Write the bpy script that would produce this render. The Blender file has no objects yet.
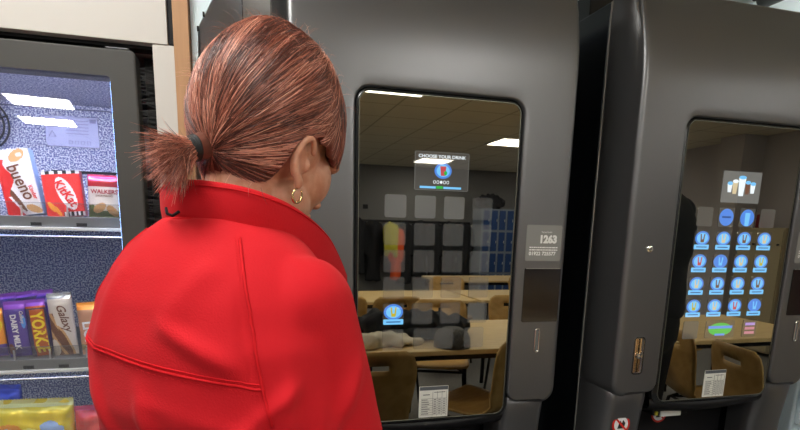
import bpy, bmesh, math, random
import numpy as np
from mathutils import Vector, Matrix, noise
from mathutils.bvhtree import BVHTree

random.seed(7); np.random.seed(7)
PI = math.pi
R = math.radians
C = bpy.context.scene.collection
scn = bpy.context.scene

# ------------------------------------------------------------------ camera
W_PX, H_PX = 800, 430
F_PX, YP = 547.57, 337.4
PITCH, YAW, ROLL = 0.196, 0.275, 0.023
cd = bpy.data.cameras.new('camera'); cam = bpy.data.objects.new('camera', cd); C.objects.link(cam)
cam.location = (-0.252, -1.268, 1.32)
cd.sensor_fit = 'HORIZONTAL'; cd.sensor_width = 36.0
cd.lens = 36.0 * F_PX / W_PX
cd.shift_y = (YP - H_PX / 2) / W_PX
cd.clip_start = 0.02
cam.rotation_euler = (Matrix.Rotation(-YAW, 3, 'Z') @ Matrix.Rotation(PI / 2 - PITCH, 3, 'X')
                      @ Matrix.Rotation(ROLL, 3, 'Z')).to_euler()
scn.camera = cam

# ------------------------------------------------------------------ world, light, exposure
w = bpy.data.worlds.new('world'); scn.world = w; w.use_nodes = True
w.node_tree.nodes['Background'].inputs[0].default_value = (0.75, 0.85, 1.0, 1)
w.node_tree.nodes['Background'].inputs[1].default_value = 0.25
PANEL_LIGHT = 24.0
PANEL_COLOUR = (1.0, 0.98, 0.94)
# centre of every fluorescent panel in the suspended ceiling
PANELS = [(1.03, -3.47, 0), (3.28, -5.80, 0), (-2.20, -5.35, -9), (-2.50, -6.60, -9), (2.95, -8.2, 0),
          (-1.5, -2.6, 0), (1.1, -2.35, 0), (3.6, -2.35, 0), (0.4, -6.6, 0), (-0.75, -0.75, 0), (-1.4, -8.2, 0), (4.9, -7.6, 0), (2.75, 0.40, 0)]  # the last panel is added to brighten the front wall
scn.view_settings.view_transform = 'Standard'
scn.view_settings.look = 'None'
scn.view_settings.gamma = 1.0
scn.view_settings.use_curve_mapping = False
scn.view_settings.exposure = 0.0

# ------------------------------------------------------------------ materials
def mat(name, col, rough=0.5, metal=0.0, emit=None, es=0.0, spec=0.5, coat=0.0):
    m = bpy.data.materials.new(name); m.use_nodes = True
    b = m.node_tree.nodes['Principled BSDF']
    b.inputs['Base Color'].default_value = (*col, 1)
    b.inputs['Roughness'].default_value = rough
    b.inputs['Metallic'].default_value = metal
    b.inputs['Specular IOR Level'].default_value = spec
    b.inputs['Coat Weight'].default_value = coat
    if emit:
        b.inputs['Emission Color'].default_value = (*emit, 1)
        b.inputs['Emission Strength'].default_value = es
    return m

def nodes(m): return m.node_tree.nodes, m.node_tree.links, m.node_tree.nodes['Principled BSDF']

def bump(m, scale, strength, dist=0.002, detail=3.0, stretch=None, kind='noise'):
    N, L, b = nodes(m)
    tc = N.new('ShaderNodeTexCoord'); mp = N.new('ShaderNodeMapping')
    if stretch: mp.inputs['Scale'].default_value = stretch
    L.new(tc.outputs['Object'], mp.inputs['Vector'])
    if kind == 'noise':
        t = N.new('ShaderNodeTexNoise'); t.inputs['Detail'].default_value = detail
        t.inputs['Scale'].default_value = scale; out = t.outputs['Fac']
    else:
        t = N.new('ShaderNodeTexVoronoi'); t.inputs['Scale'].default_value = scale; out = t.outputs['Distance']
    L.new(mp.outputs['Vector'], t.inputs['Vector'])
    bp = N.new('ShaderNodeBump'); bp.inputs['Strength'].default_value = strength; bp.inputs['Distance'].default_value = dist
    L.new(out, bp.inputs['Height']); L.new(bp.outputs['Normal'], b.inputs['Normal'])
    return t, mp

def mottle(m, scale, c1, c2, stretch=None, detail=4.0, p0=0.35, p1=0.65):
    N, L, b = nodes(m)
    tc = N.new('ShaderNodeTexCoord'); mp = N.new('ShaderNodeMapping')
    if stretch: mp.inputs['Scale'].default_value = stretch
    t = N.new('ShaderNodeTexNoise'); t.inputs['Scale'].default_value = scale; t.inputs['Detail'].default_value = detail
    r = N.new('ShaderNodeValToRGB')
    r.color_ramp.elements[0].position = p0; r.color_ramp.elements[0].color = (*c1, 1)
    r.color_ramp.elements[1].position = p1; r.color_ramp.elements[1].color = (*c2, 1)
    L.new(tc.outputs['Object'], mp.inputs['Vector']); L.new(mp.outputs['Vector'], t.inputs['Vector'])
    L.new(t.outputs['Fac'], r.inputs['Fac']); L.new(r.outputs['Color'], b.inputs['Base Color'])

M = {}
M['door'] = mat('satin_charcoal', (0.185, 0.186, 0.188), 0.36, 0.8, spec=0.5); bump(M['door'], 1800, 0.12, 0.0006)
M['panel'] = mat('matt_charcoal', (0.09, 0.092, 0.09), 0.42, 0.6); bump(M['panel'], 1800, 0.12, 0.0006)
M['gloss_black'] = mat('gloss_black', (0.008, 0.009, 0.012), 0.16, spec=0.6)
M['black'] = mat('black_plastic', (0.006, 0.006, 0.007), 0.5, spec=0.3)
M['bezel'] = mat('bezel_black', (0.010, 0.011, 0.011), 0.22, spec=0.7)
M['mirror'] = mat('tinted_mirror_glass', (0.33, 0.315, 0.265), 0.012, 1.0); 
M['edge_silver'] = mat('silver_edge', (0.34, 0.33, 0.30), 0.4, 0.3)
M['rim_dark'] = mat('rim_dark', (0.16, 0.16, 0.13), 0.35, 0.6)
M['chrome'] = mat('chrome', (0.8, 0.79, 0.76), 0.16, 1.0)
M['brass'] = mat('warm_chrome', (0.85, 0.66, 0.45), 0.14, 1.0)
M['dark_slot'] = mat('dark_slot', (0.004, 0.004, 0.004), 0.6)
M['reader'] = mat('reader_glass', (0.012, 0.010, 0.010), 0.12, spec=0.6)
M['sticker'] = mat('grey_sticker', (0.26, 0.26, 0.24), 0.45)
M['white_print'] = mat('white_print', (0.85, 0.85, 0.82), 0.5)
M['card'] = mat('price_card', (0.80, 0.80, 0.72), 0.5)
M['card_ink'] = mat('card_ink', (0.10, 0.10, 0.09), 0.6)
M['card_head'] = mat('card_head', (0.10, 0.11, 0.12), 0.5)
M['red_sign'] = mat('red_sign', (0.65, 0.03, 0.02), 0.4)
M['sign_white'] = mat('sign_white', (0.8, 0.8, 0.8), 0.4)
M['sign_black'] = mat('sign_black', (0.02, 0.02, 0.02), 0.4)

def film(name, col, fac):          # thin translucent film on the mirror glass
    m = bpy.data.materials.new(name); m.use_nodes = True
    N, L = m.node_tree.nodes, m.node_tree.links; N.clear()
    o = N.new('ShaderNodeOutputMaterial'); mx = N.new('ShaderNodeMixShader'); g = N.new('ShaderNodeBsdfGlossy'); d = N.new('ShaderNodeBsdfDiffuse')
    g.inputs['Color'].default_value = (0.33, 0.315, 0.265, 1); g.inputs['Roughness'].default_value = 0.03
    d.inputs['Color'].default_value = (*col, 1); mx.inputs[0].default_value = fac
    L.new(g.outputs[0], mx.inputs[1]); L.new(d.outputs[0], mx.inputs[2]); L.new(mx.outputs[0], o.inputs[0])
    return m
M['film'] = film('button_film', (0.30, 0.31, 0.31), 0.24)
M['film_top'] = film('button_film_top', (0.32, 0.33, 0.33), 0.46)
M['film_pale'] = film('button_film_pale', (0.30, 0.30, 0.28), 0.5)
def glow(name, col, s): return mat(name, (0.20, 0.19, 0.16), 0.02, 1.0, emit=col, es=s)
M['lit_blue'] = glow('lit_blue', (0.10, 0.32, 1.0), 0.75)
M['lit_cyan'] = glow('lit_cyan', (0.20, 0.60, 1.0), 0.95)
M['lit_white'] = glow('lit_white', (0.9, 0.97, 1.0), 1.0)
M['lit_navy'] = glow('lit_navy', (0.02, 0.09, 0.35), 0.8)
M['lit_brown'] = glow('lit_brown', (0.16, 0.07, 0.04), 1.0)
M['lit_cream'] = glow('lit_cream', (0.75, 0.62, 0.38), 0.9)
M['lit_green'] = glow('lit_green', (0.04, 0.75, 0.10), 0.6)
M['lit_red'] = glow('lit_red', (0.8, 0.10, 0.12), 0.7)
M['lit_yellow'] = glow('lit_yellow', (0.75, 0.65, 0.05), 0.7)
M['lit_violet'] = glow('lit_violet', (0.45, 0.30, 0.9), 0.7)
M['lit_pink'] = glow('lit_pink', (0.75, 0.28, 0.42), 0.6)
M['lit_grey'] = glow('lit_grey', (0.14, 0.13, 0.115), 0.42)
M['lit_pale_grey'] = glow('lit_pale_grey', (0.25, 0.25, 0.23), 0.62)

M['cream'] = mat('cream_laminate', (0.62, 0.59, 0.54), 0.45)
M['wood_edge'] = mat('oak_edge', (0.45, 0.24, 0.11), 0.5)
mottle(M['wood_edge'], 30, (0.36, 0.18, 0.08), (0.52, 0.29, 0.14), (1, 1, 0.06))
M['frame_grey'] = mat('warm_grey_frame', (0.058, 0.056, 0.050), 0.5); bump(M['frame_grey'], 1500, 0.15, 0.0006)
M['brush'] = mat('brush_black', (0.004, 0.004, 0.005), 0.6)
M['bristle'] = mat('bristle', (0.03, 0.03, 0.03), 0.4)
M['stucco'] = mat('stucco_aluminium', (0.62, 0.63, 0.74), 0.38, 0.35)
mottle(M['stucco'], 230, (0.20, 0.22, 0.40), (1.0, 1.0, 1.0), None, 1.0, .42, .60); bump(M['stucco'], 230, 1.0, 0.005, 2.0)  # sparkle of the embossing is painted into the base colour as pale and dark specks
M['steel'] = mat('brushed_steel', (0.62, 0.62, 0.60), 0.3, 0.9)
M['shelf_grey'] = mat('shelf_grey', (0.17, 0.175, 0.17), 0.45, 0.2)
M['shelf_white'] = mat('shelf_white', (0.75, 0.75, 0.70), 0.4)
M['spiral'] = mat('spiral_wire', (0.03, 0.03, 0.035), 0.35, 0.6)
M['label_film'] = mat('rating_plate', (0.33, 0.33, 0.42), 0.4, 0.4)
M['label_ink'] = mat('rating_ink', (0.16, 0.16, 0.24), 0.5)
M['led'] = mat('led_strip', (0.2, 0.2, 0.2), emit=(0.28, 0.50, 1.0), es=11.0)
M['led_shelf_fill'] = mat('shelf_fill_led', (0.2, 0.2, 0.2), emit=(0.35, 0.48, 1.0), es=16.0)
M['led_top_fill'] = mat('top_fill_led', (0.2, 0.2, 0.2), emit=(0.64, 0.69, 1.0), es=95.0)

def pane_mat(name, fac, tint=(1, 1, 1)):
    m = bpy.data.materials.new(name); m.use_nodes = True
    N, L = m.node_tree.nodes, m.node_tree.links; N.clear()
    o = N.new('ShaderNodeOutputMaterial'); mx = N.new('ShaderNodeMixShader'); g = N.new('ShaderNodeBsdfGlossy'); d = N.new('ShaderNodeBsdfTransparent')
    g.inputs['Color'].default_value = (1, 1, 1, 1); g.inputs['Roughness'].default_value = 0.01
    d.inputs['Color'].default_value = (*tint, 1); mx.inputs[0].default_value = fac
    L.new(d.outputs[0], mx.inputs[1]); L.new(g.outputs[0], mx.inputs[2]); L.new(mx.outputs[0], o.inputs[0])
    return m
M['pane'] = pane_mat('display_glass', 0.09)
M['clear'] = pane_mat('clear_plastic', 0.07, (0.93, 0.93, 0.93))

M['skin'] = mat('skin', (0.60, 0.33, 0.235), 0.48)
M['skin'].node_tree.nodes['Principled BSDF'].inputs['Subsurface Weight'].default_value = 0.12
M['skin'].node_tree.nodes['Principled BSDF'].inputs['Subsurface Radius'].default_value = (0.01, 0.004, 0.002)
mottle(M['skin'], 60, (0.60, 0.26, 0.15), (0.70, 0.36, 0.23)); bump(M['skin'], 260, 0.25, 0.0016, 4)
M['jacket'] = mat('red_softshell', (0.62, 0.010, 0.018), 0.8, spec=0.2); bump(M['jacket'], 420, 0.5, 0.0012, 6)
N_, L_, b_ = nodes(M['jacket']); b_.inputs['Sheen Weight'].default_value = 0.12; b_.inputs['Sheen Tint'].default_value = (1, 0.35, 0.3, 1)
M['jacket_seam'] = mat('red_seam', (0.62, 0.008, 0.014), 0.8, spec=0.2)
M['blue_shirt'] = mat('blue_shirt', (0.02, 0.05, 0.35), 0.8)
M['trousers'] = mat('black_trousers', (0.012, 0.012, 0.016), 0.85); bump(M['trousers'], 500, 0.2, 0.001)
M['shoe'] = mat('black_shoe', (0.015, 0.014, 0.014), 0.4)
M['gold'] = mat('gold', (0.85, 0.68, 0.34), 0.2, 1.0)
M['hair'] = mat('auburn_hair', (0.14, 0.045, 0.028), 0.5, spec=0.4)
mottle(M['hair'], 14, (0.15, 0.048, 0.030), (0.30, 0.10, 0.065), (1, 1, 0.5))
bump(M['hair'], 110, 0.6, 0.003, 4, (1, 0.35, 1))
for nm, c in (('hair_a', (0.12, 0.036, 0.024)), ('hair_b', (0.48, 0.165, 0.105)), ('hair_c', (0.85, 0.42, 0.30))):
    M[nm] = mat(nm, c, 0.34, spec=0.7)
M['tie'] = mat('hair_elastic', (0.006, 0.007, 0.008), 0.6)
M['eye'] = mat('eye_white', (0.8, 0.78, 0.75), 0.15)
M['lip'] = mat('lip', (0.5, 0.18, 0.15), 0.5)

M['ceiling'] = mat('ceiling_tile', (0.72, 0.66, 0.52), 0.9)
def grid_tiles(m, size, c_line, c_tile, line=0.012, axes='xy'):
    N, L, b = nodes(m)
    tc = N.new('ShaderNodeTexCoord'); sp = N.new('ShaderNodeSeparateXYZ'); L.new(tc.outputs['Object'], sp.inputs[0])
    outs = []
    for ax in axes:
        a = N.new('ShaderNodeMath'); a.operation = 'DIVIDE'; a.inputs[1].default_value = size; L.new(sp.outputs[ax.upper()], a.inputs[0])
        f = N.new('ShaderNodeMath'); f.operation = 'FRACT'; L.new(a.outputs[0], f.inputs[0])
        g = N.new('ShaderNodeMath'); g.operation = 'LESS_THAN'; g.inputs[1].default_value = line / size; L.new(f.outputs[0], g.inputs[0])
        outs.append(g.outputs[0])
    mx = N.new('ShaderNodeMath'); mx.operation = 'MAXIMUM'; L.new(outs[0], mx.inputs[0]); L.new(outs[1], mx.inputs[1])
    r = N.new('ShaderNodeMixRGB'); r.inputs[1].default_value = (*c_tile, 1); r.inputs[2].default_value = (*c_line, 1)
    L.new(mx.outputs[0], r.inputs[0]); L.new(r.outputs[0], b.inputs['Base Color'])
grid_tiles(M['ceiling'], 0.6, (0.42, 0.38, 0.28), (0.72, 0.66, 0.52), 0.018)
M['panel_light'] = mat('panel_light', (0.8, 0.8, 0.8), emit=PANEL_COLOUR, es=PANEL_LIGHT)
M['panel_frame'] = mat('panel_frame', (0.75, 0.74, 0.7), 0.5)
M['wall_grey'] = mat('wall_lilac_grey', (0.50, 0.47, 0.48), 0.9); bump(M['wall_grey'], 80, 0.1, 0.002)
M['wall_back'] = mat('wall_back_grey', (0.20, 0.20, 0.205), 0.9)
M['wall_white'] = mat('wall_white', (0.74, 0.88, 0.93), 0.8)
M['floor'] = mat('floor_vinyl', (0.3, 0.3, 0.3), 0.45); mottle(M['floor'], 60, (0.15, 0.15, 0.155), (0.22, 0.22, 0.215))
M['beech'] = mat('beech_ply', (0.62, 0.36, 0.12), 0.4); mottle(M['beech'], 12, (0.46, 0.27, 0.075), (0.60, 0.37, 0.13), (1, 6, 1))
M['table_top'] = mat('maple_top', (0.72, 0.52, 0.24), 0.4); mottle(M['table_top'], 8, (0.66, 0.47, 0.21), (0.78, 0.58, 0.29), (1, 8, 1))
M['leg_dark'] = mat('dark_steel', (0.03, 0.03, 0.035), 0.4, 0.6)
M['locker'] = mat('locker_blue', (0.015, 0.055, 0.19), 0.5)
M['locker_frame'] = mat('locker_frame', (0.22, 0.26, 0.32), 0.5)
M['coat'] = mat('dark_coat', (0.014, 0.015, 0.02), 0.9)
M['coat_orange'] = mat('orange_hi_vis', (0.95, 0.13, 0.03), 0.8)
M['coat_yellow'] = mat('yellow_hi_vis', (0.65, 0.60, 0.05), 0.8)
M['maroon'] = mat('maroon_cloth', (0.20, 0.01, 0.02), 0.9)
M['tan'] = mat('tan_laminate', (0.42, 0.35, 0.22), 0.5)
M['notice'] = mat('notice_paper', (0.55, 0.55, 0.5), 0.8)
M['scarf'] = mat('cream_scarf', (0.75, 0.68, 0.55), 0.9); bump(M['scarf'], 60, 0.5, 0.01)
M['hat'] = mat('grey_knit', (0.12, 0.12, 0.12), 0.95); bump(M['hat'], 90, 0.8, 0.01)
M['white_plastic'] = mat('white_plastic', (0.62, 0.74, 0.80), 0.35)
M['blue_strip'] = mat('blue_strip', (0.03, 0.22, 0.55), 0.4)

# ------------------------------------------------------------------ helpers
def link(o, parent=None):
    C.objects.link(o)
    if parent: o.parent = parent
    return o
def tag(o, label=None, cat=None, group=None, kind=None):
    if label: o['label'] = label
    if cat: o['category'] = cat
    if group: o['group'] = group
    if kind: o['kind'] = kind
    return o
def empty(name, loc, rz=0.0):
    o = bpy.data.objects.new(name, None); C.objects.link(o); o.location = loc; o.rotation_euler = (0, 0, rz)
    o.empty_display_size = 0.1
    return o
def obj(name, bm, mats, parent=None, smooth=False, auto=None):
    me = bpy.data.meshes.new(name)
    if isinstance(bm, bmesh.types.BMesh):
        bmesh.ops.recalc_face_normals(bm, faces=bm.faces[:]); bm.to_mesh(me); bm.free()
    else:
        v, f = bm[0], bm[1]; me.from_pydata([tuple(p) for p in v], [], f)
        if len(bm) > 2: me.polygons.foreach_set('material_index', bm[2])
        me.update()
    for m in (mats if isinstance(mats, (list, tuple)) else [mats]): me.materials.append(M[m] if isinstance(m, str) else m)
    if smooth:
        me.polygons.foreach_set('use_smooth', [True] * len(me.polygons))
    if auto is not None: me.set_sharp_from_angle(angle=R(auto))
    return link(bpy.data.objects.new(name, me), parent)
def struct(name, bm, mats, parent=None, **k):
    o = obj(name, bm, mats, parent, **k); o['kind'] = 'structure'; return o

def box(x0, x1, y0, y1, z0, z1, bev=0.0, seg=2, bm=None):
    bm = bm or bmesh.new()
    r = bmesh.ops.create_cube(bm, size=1.0)
    for v in r['verts']:
        v.co = Vector((x0 + (v.co.x + .5) * (x1 - x0), y0 + (v.co.y + .5) * (y1 - y0), z0 + (v.co.z + .5) * (z1 - z0)))
    if bev > 0:
        es = list({e for v in r['verts'] for e in v.link_edges})
        bmesh.ops.bevel(bm, geom=es, offset=bev, segments=seg, affect='EDGES', profile=0.5)
    return bm
def tube(pts, rad, n=8, bm=None, closed=False, caps=True):
    bm = bm or bmesh.new()
    pts = [Vector(p) for p in pts]; k = len(pts)
    rads = rad if isinstance(rad, (list, tuple)) else [rad] * k
    rings = []; prev = None
    for i, p in enumerate(pts):
        if closed: t = pts[(i + 1) % k] - pts[i - 1]
        else: t = pts[min(i + 1, k - 1)] - pts[max(i - 1, 0)]
        t.normalize()
        if prev is None:
            a = Vector((0, 0, 1)) if abs(t.z) < 0.9 else Vector((1, 0, 0))
            u = t.cross(a).normalized()
        else:
            u = (prev - t * prev.dot(t)).normalized()
        prev = u; v = t.cross(u)
        rings.append([bm.verts.new(p + (u * math.cos(2 * PI * j / n) + v * math.sin(2 * PI * j / n)) * rads[i]) for j in range(n)])
    for i in range(k if closed else k - 1):
        a, b = rings[i], rings[(i + 1) % k]
        for j in range(n): bm.faces.new((a[j], a[(j + 1) % n], b[(j + 1) % n], b[j]))
    if caps and not closed:
        bm.faces.new(rings[0][::-1]); bm.faces.new(rings[-1])
    return bm
def rrect(x0, x1, z0, z1, r, n=6):          # rounded rectangle outline, counter clockwise from front
    pts = []
    for cx, cz, a0 in ((x1 - r, z0 + r, -90), (x1 - r, z1 - r, 0), (x0 + r, z1 - r, 90), (x0 + r, z0 + r, 180)):
        for i in range(n + 1):
            a = R(a0 + 90 * i / n); pts.append((cx + r * math.cos(a), cz + r * math.sin(a)))
    return pts
def slab(x0, x1, z0, z1, y0, y1, r=0.005, n=6, bev=0.0, bm=None):     # rounded plate facing -Y
    bm = bm or bmesh.new()
    P = rrect(x0, x1, z0, z1, r, n); k = len(P)
    cx, cz = (x0 + x1) / 2, (z0 + z1) / 2
    def ring(y, ins):
        Q = rrect(x0 + ins, x1 - ins, z0 + ins, z1 - ins, max(r - ins, 0.0002), n)
        return [bm.verts.new((x, y, z)) for x, z in Q]
    rs = []
    if bev > 0: rs.append(ring(y0, bev)); rs.append(ring(y0 + bev * .3, bev * .3))
    rs.append(ring(y0 + bev, 0)); rs.append(ring(y1, 0))
    for a, b in zip(rs, rs[1:]):
        for j in range(k): bm.faces.new((a[j], b[j], b[(j + 1) % k], a[(j + 1) % k]))
    bm.faces.new(rs[0][::-1]); bm.faces.new(rs[-1])
    return bm
def disc(cx, cz, rx, rz, y0, y1, n=28, bm=None):
    bm = bm or bmesh.new()
    a = [bm.verts.new((cx + rx * math.cos(2 * PI * i / n), y0, cz + rz * math.sin(2 * PI * i / n))) for i in range(n)]
    b = [bm.verts.new((cx + rx * math.cos(2 * PI * i / n), y1, cz + rz * math.sin(2 * PI * i / n))) for i in range(n)]
    for i in range(n): bm.faces.new((a[i], b[i], b[(i + 1) % n], a[(i + 1) % n]))
    bm.faces.new(a[::-1]); bm.faces.new(b)
    return bm
def poly(pts, y0, y1, bm=None):               # flat outline in XZ with thickness
    bm = bm or bmesh.new()
    a = [bm.verts.new((x, y0, z)) for x, z in pts]; b = [bm.verts.new((x, y1, z)) for x, z in pts]; n = len(pts)
    for i in range(n): bm.faces.new((a[i], b[i], b[(i + 1) % n], a[(i + 1) % n]))
    bm.faces.new(a[::-1]); bm.faces.new(b)
    return bm
def lathe(prof, n=24, cx=0, cy=0, bm=None, axis='z'):
    bm = bm or bmesh.new(); rings = []
    for r_, h in prof:
        ring = []
        for i in range(n):
            a = 2 * PI * i / n
            if axis == 'z': ring.append(bm.verts.new((cx + r_ * math.cos(a), cy + r_ * math.sin(a), h)))
            else: ring.append(bm.verts.new((cx + r_ * math.cos(a), h, cy + r_ * math.sin(a))))
        rings.append(ring)
    for a, b in zip(rings, rings[1:]):
        for i in range(n): bm.faces.new((a[i], a[(i + 1) % n], b[(i + 1) % n], b[i]))
    bm.faces.new(rings[0][::-1]); bm.faces.new(rings[-1])
    return bm

def text_flat(s, size, bold=0.0, width=None, align='LEFT', thick=0.0):
    cu = bpy.data.curves.new('t', 'FONT'); cu.body = s; cu.size = size; cu.offset = bold; cu.align_x = align; cu.extrude = thick
    cu.resolution_u = 3
    o = bpy.data.objects.new('t', cu); C.objects.link(o)
    dg = bpy.context.evaluated_depsgraph_get(); dg.update()
    me = bpy.data.meshes.new_from_object(o.evaluated_get(dg))
    v = [p.co.copy() for p in me.vertices]; f = [tuple(p.vertices) for p in me.polygons]
    bpy.data.objects.remove(o); bpy.data.curves.remove(cu); bpy.data.meshes.remove(me)
    if v:
        x0 = min(p.x for p in v); x1 = max(p.x for p in v)
        if width:
            k = width / max(x1 - x0, 1e-6)
            for p in v: p.x = (p.x - x0) * k + (-width / 2 if align == 'CENTER' else 0)
    return v, f
def lettering(s, size, x, y, z, m, parent, ang=0.0, bold=0.0, width=None, align='LEFT', name='lettering'):
    v, f = text_flat(s, size, bold, width, align)
    ca, sa = math.cos(ang), math.sin(ang)
    vs = [(x + p.x * ca - p.y * sa, y, z + p.x * sa + p.y * ca) for p in v]
    return obj(name, (vs, f), m, parent)

def loft(rings, bm=None, n=28, sup=2.0):
    """rings of (centre, u-axis, u-radius, v-axis, v-radius) -> closed tube"""
    bm = bm or bmesh.new(); out = []
    for c, u, ru, v, rv in rings:
        c, u, v = Vector(c), Vector(u).normalized(), Vector(v).normalized(); ring = []
        for i in range(n):
            a = 2 * PI * i / n; ca, sa = math.cos(a), math.sin(a)
            ca = math.copysign(abs(ca) ** (2 / sup), ca); sa = math.copysign(abs(sa) ** (2 / sup), sa)
            ring.append(bm.verts.new(c + u * ru * ca + v * rv * sa))
        out.append(ring)
    for a, b in zip(out, out[1:]):
        for i in range(n): bm.faces.new((a[i], a[(i + 1) % n], b[(i + 1) % n], b[i]))
    bm.faces.new(out[0][::-1]); bm.faces.new(out[-1])
    return bm
def ellipsoid(bm, c, r, rot=None, seg=28, rings=18):
    mtx = Matrix.Translation(c) @ (rot.to_4x4() if rot else Matrix.Identity(4)) @ Matrix.Diagonal((*r, 1))
    bmesh.ops.create_uvsphere(bm, u_segments=seg, v_segments=rings, radius=1.0, matrix=mtx)
def limb(bm, pts, rads, n=20):                # tapered limb with round ends
    P = [Vector(p) for p in pts]
    tube(P, list(rads), n, bm)
    for p, r_ in zip(P, rads): ellipsoid(bm, p, (r_, r_, r_), seg=18, rings=12)
def remesh(bm, voxel, smooth=6):
    bmesh.ops.recalc_face_normals(bm, faces=bm.faces[:])
    me = bpy.data.meshes.new('r'); bm.to_mesh(me); bm.free()
    o = bpy.data.objects.new('r', me); C.objects.link(o)
    md = o.modifiers.new('r', 'REMESH'); md.mode = 'VOXEL'; md.voxel_size = voxel
    if smooth:
        s = o.modifiers.new('s', 'SMOOTH'); s.factor = 0.6; s.iterations = smooth
    dg = bpy.context.evaluated_depsgraph_get(); dg.update()
    m2 = bpy.data.meshes.new_from_object(o.evaluated_get(dg))
    nv = len(m2.vertices); co = np.empty(nv * 3, np.float32); m2.vertices.foreach_get('co', co)
    nn = np.empty(nv * 3, np.float32); m2.vertices.foreach_get('normal', nn)
    faces = [tuple(p.vertices) for p in m2.polygons]
    bpy.data.objects.remove(o); bpy.data.meshes.remove(me); bpy.data.meshes.remove(m2)
    return co.reshape(-1, 3).astype(float), faces, nn.reshape(-1, 3).astype(float)

# ------------------------------------------------------------------ the room
X0, X1, Y0, Y1, ZC = -4.2, 5.75, -9.3, 0.86, 2.5
struct('floor', box(X0, X1, Y0, Y1, -0.05, 0), 'floor')
struct('ceiling', box(X0, X1, Y0, Y1, ZC, ZC + 0.05), 'ceiling')
struct('wall_front', box(X0, X1, Y1, Y1 + 0.1, 0, ZC + 0.05), 'wall_white')
struct('wall_back', box(X0, X1, Y0 - 0.1, Y0, 0, ZC + 0.05), 'wall_back')
struct('wall_right', box(X1, X1 + 0.1, Y0, Y1, 0, ZC + 0.05), 'wall_grey')
struct('wall_left', box(X0 - 0.1, X0, Y0, Y1, 0, ZC + 0.05), 'wall_grey')
struct('wall_pier', box(5.42, X1, -4.5, -4.15, 0, ZC), 'wall_grey')
struct('baseboard_back', box(X0, X1, Y0, Y0 + 0.02, 0, 0.1), 'leg_dark')
struct('baseboard_right', box(X1 - 0.02, X1, -4.15, Y1, 0, 0.1), 'leg_dark')

panel_names = ['above the near end of the long tables', 'over the far right of the room', 'reflected in the snack display, upper of the two',
               'reflected in the snack display, lower of the two', 'in front of the lockers', 'above the left aisle', 'above the tables, just outside the top of the glass',
               'above the right end of the tables', 'in the middle of the far room', 'above and a little left of the red jacket', 'at the far end of the left aisle', 'in the far right corner before the lockers', 'added to brighten the front wall, right of the second machine']
for (px, py, rz), nm in zip(PANELS, panel_names):
    t = empty('ceiling_light', (px, py, ZC), R(rz))
    tag(t, 'square white fluorescent ceiling panel ' + nm, 'ceiling light', 'fluorescent panels in the suspended ceiling')
    bm = box(-.3, .3, -.3, -.275, -.014, -.001); box(-.3, .3, .275, .3, -.014, -.001, bm=bm); box(-.3, -.275, -.275, .275, -.014, -.001, bm=bm); box(.275, .3, -.275, .275, -.014, -.001, bm=bm)
    obj('light_frame', bm, 'panel_frame', t)
    obj('diffuser', box(-.274, .274, -.274, .274, -.010, -.002), 'panel_light', t)

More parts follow.
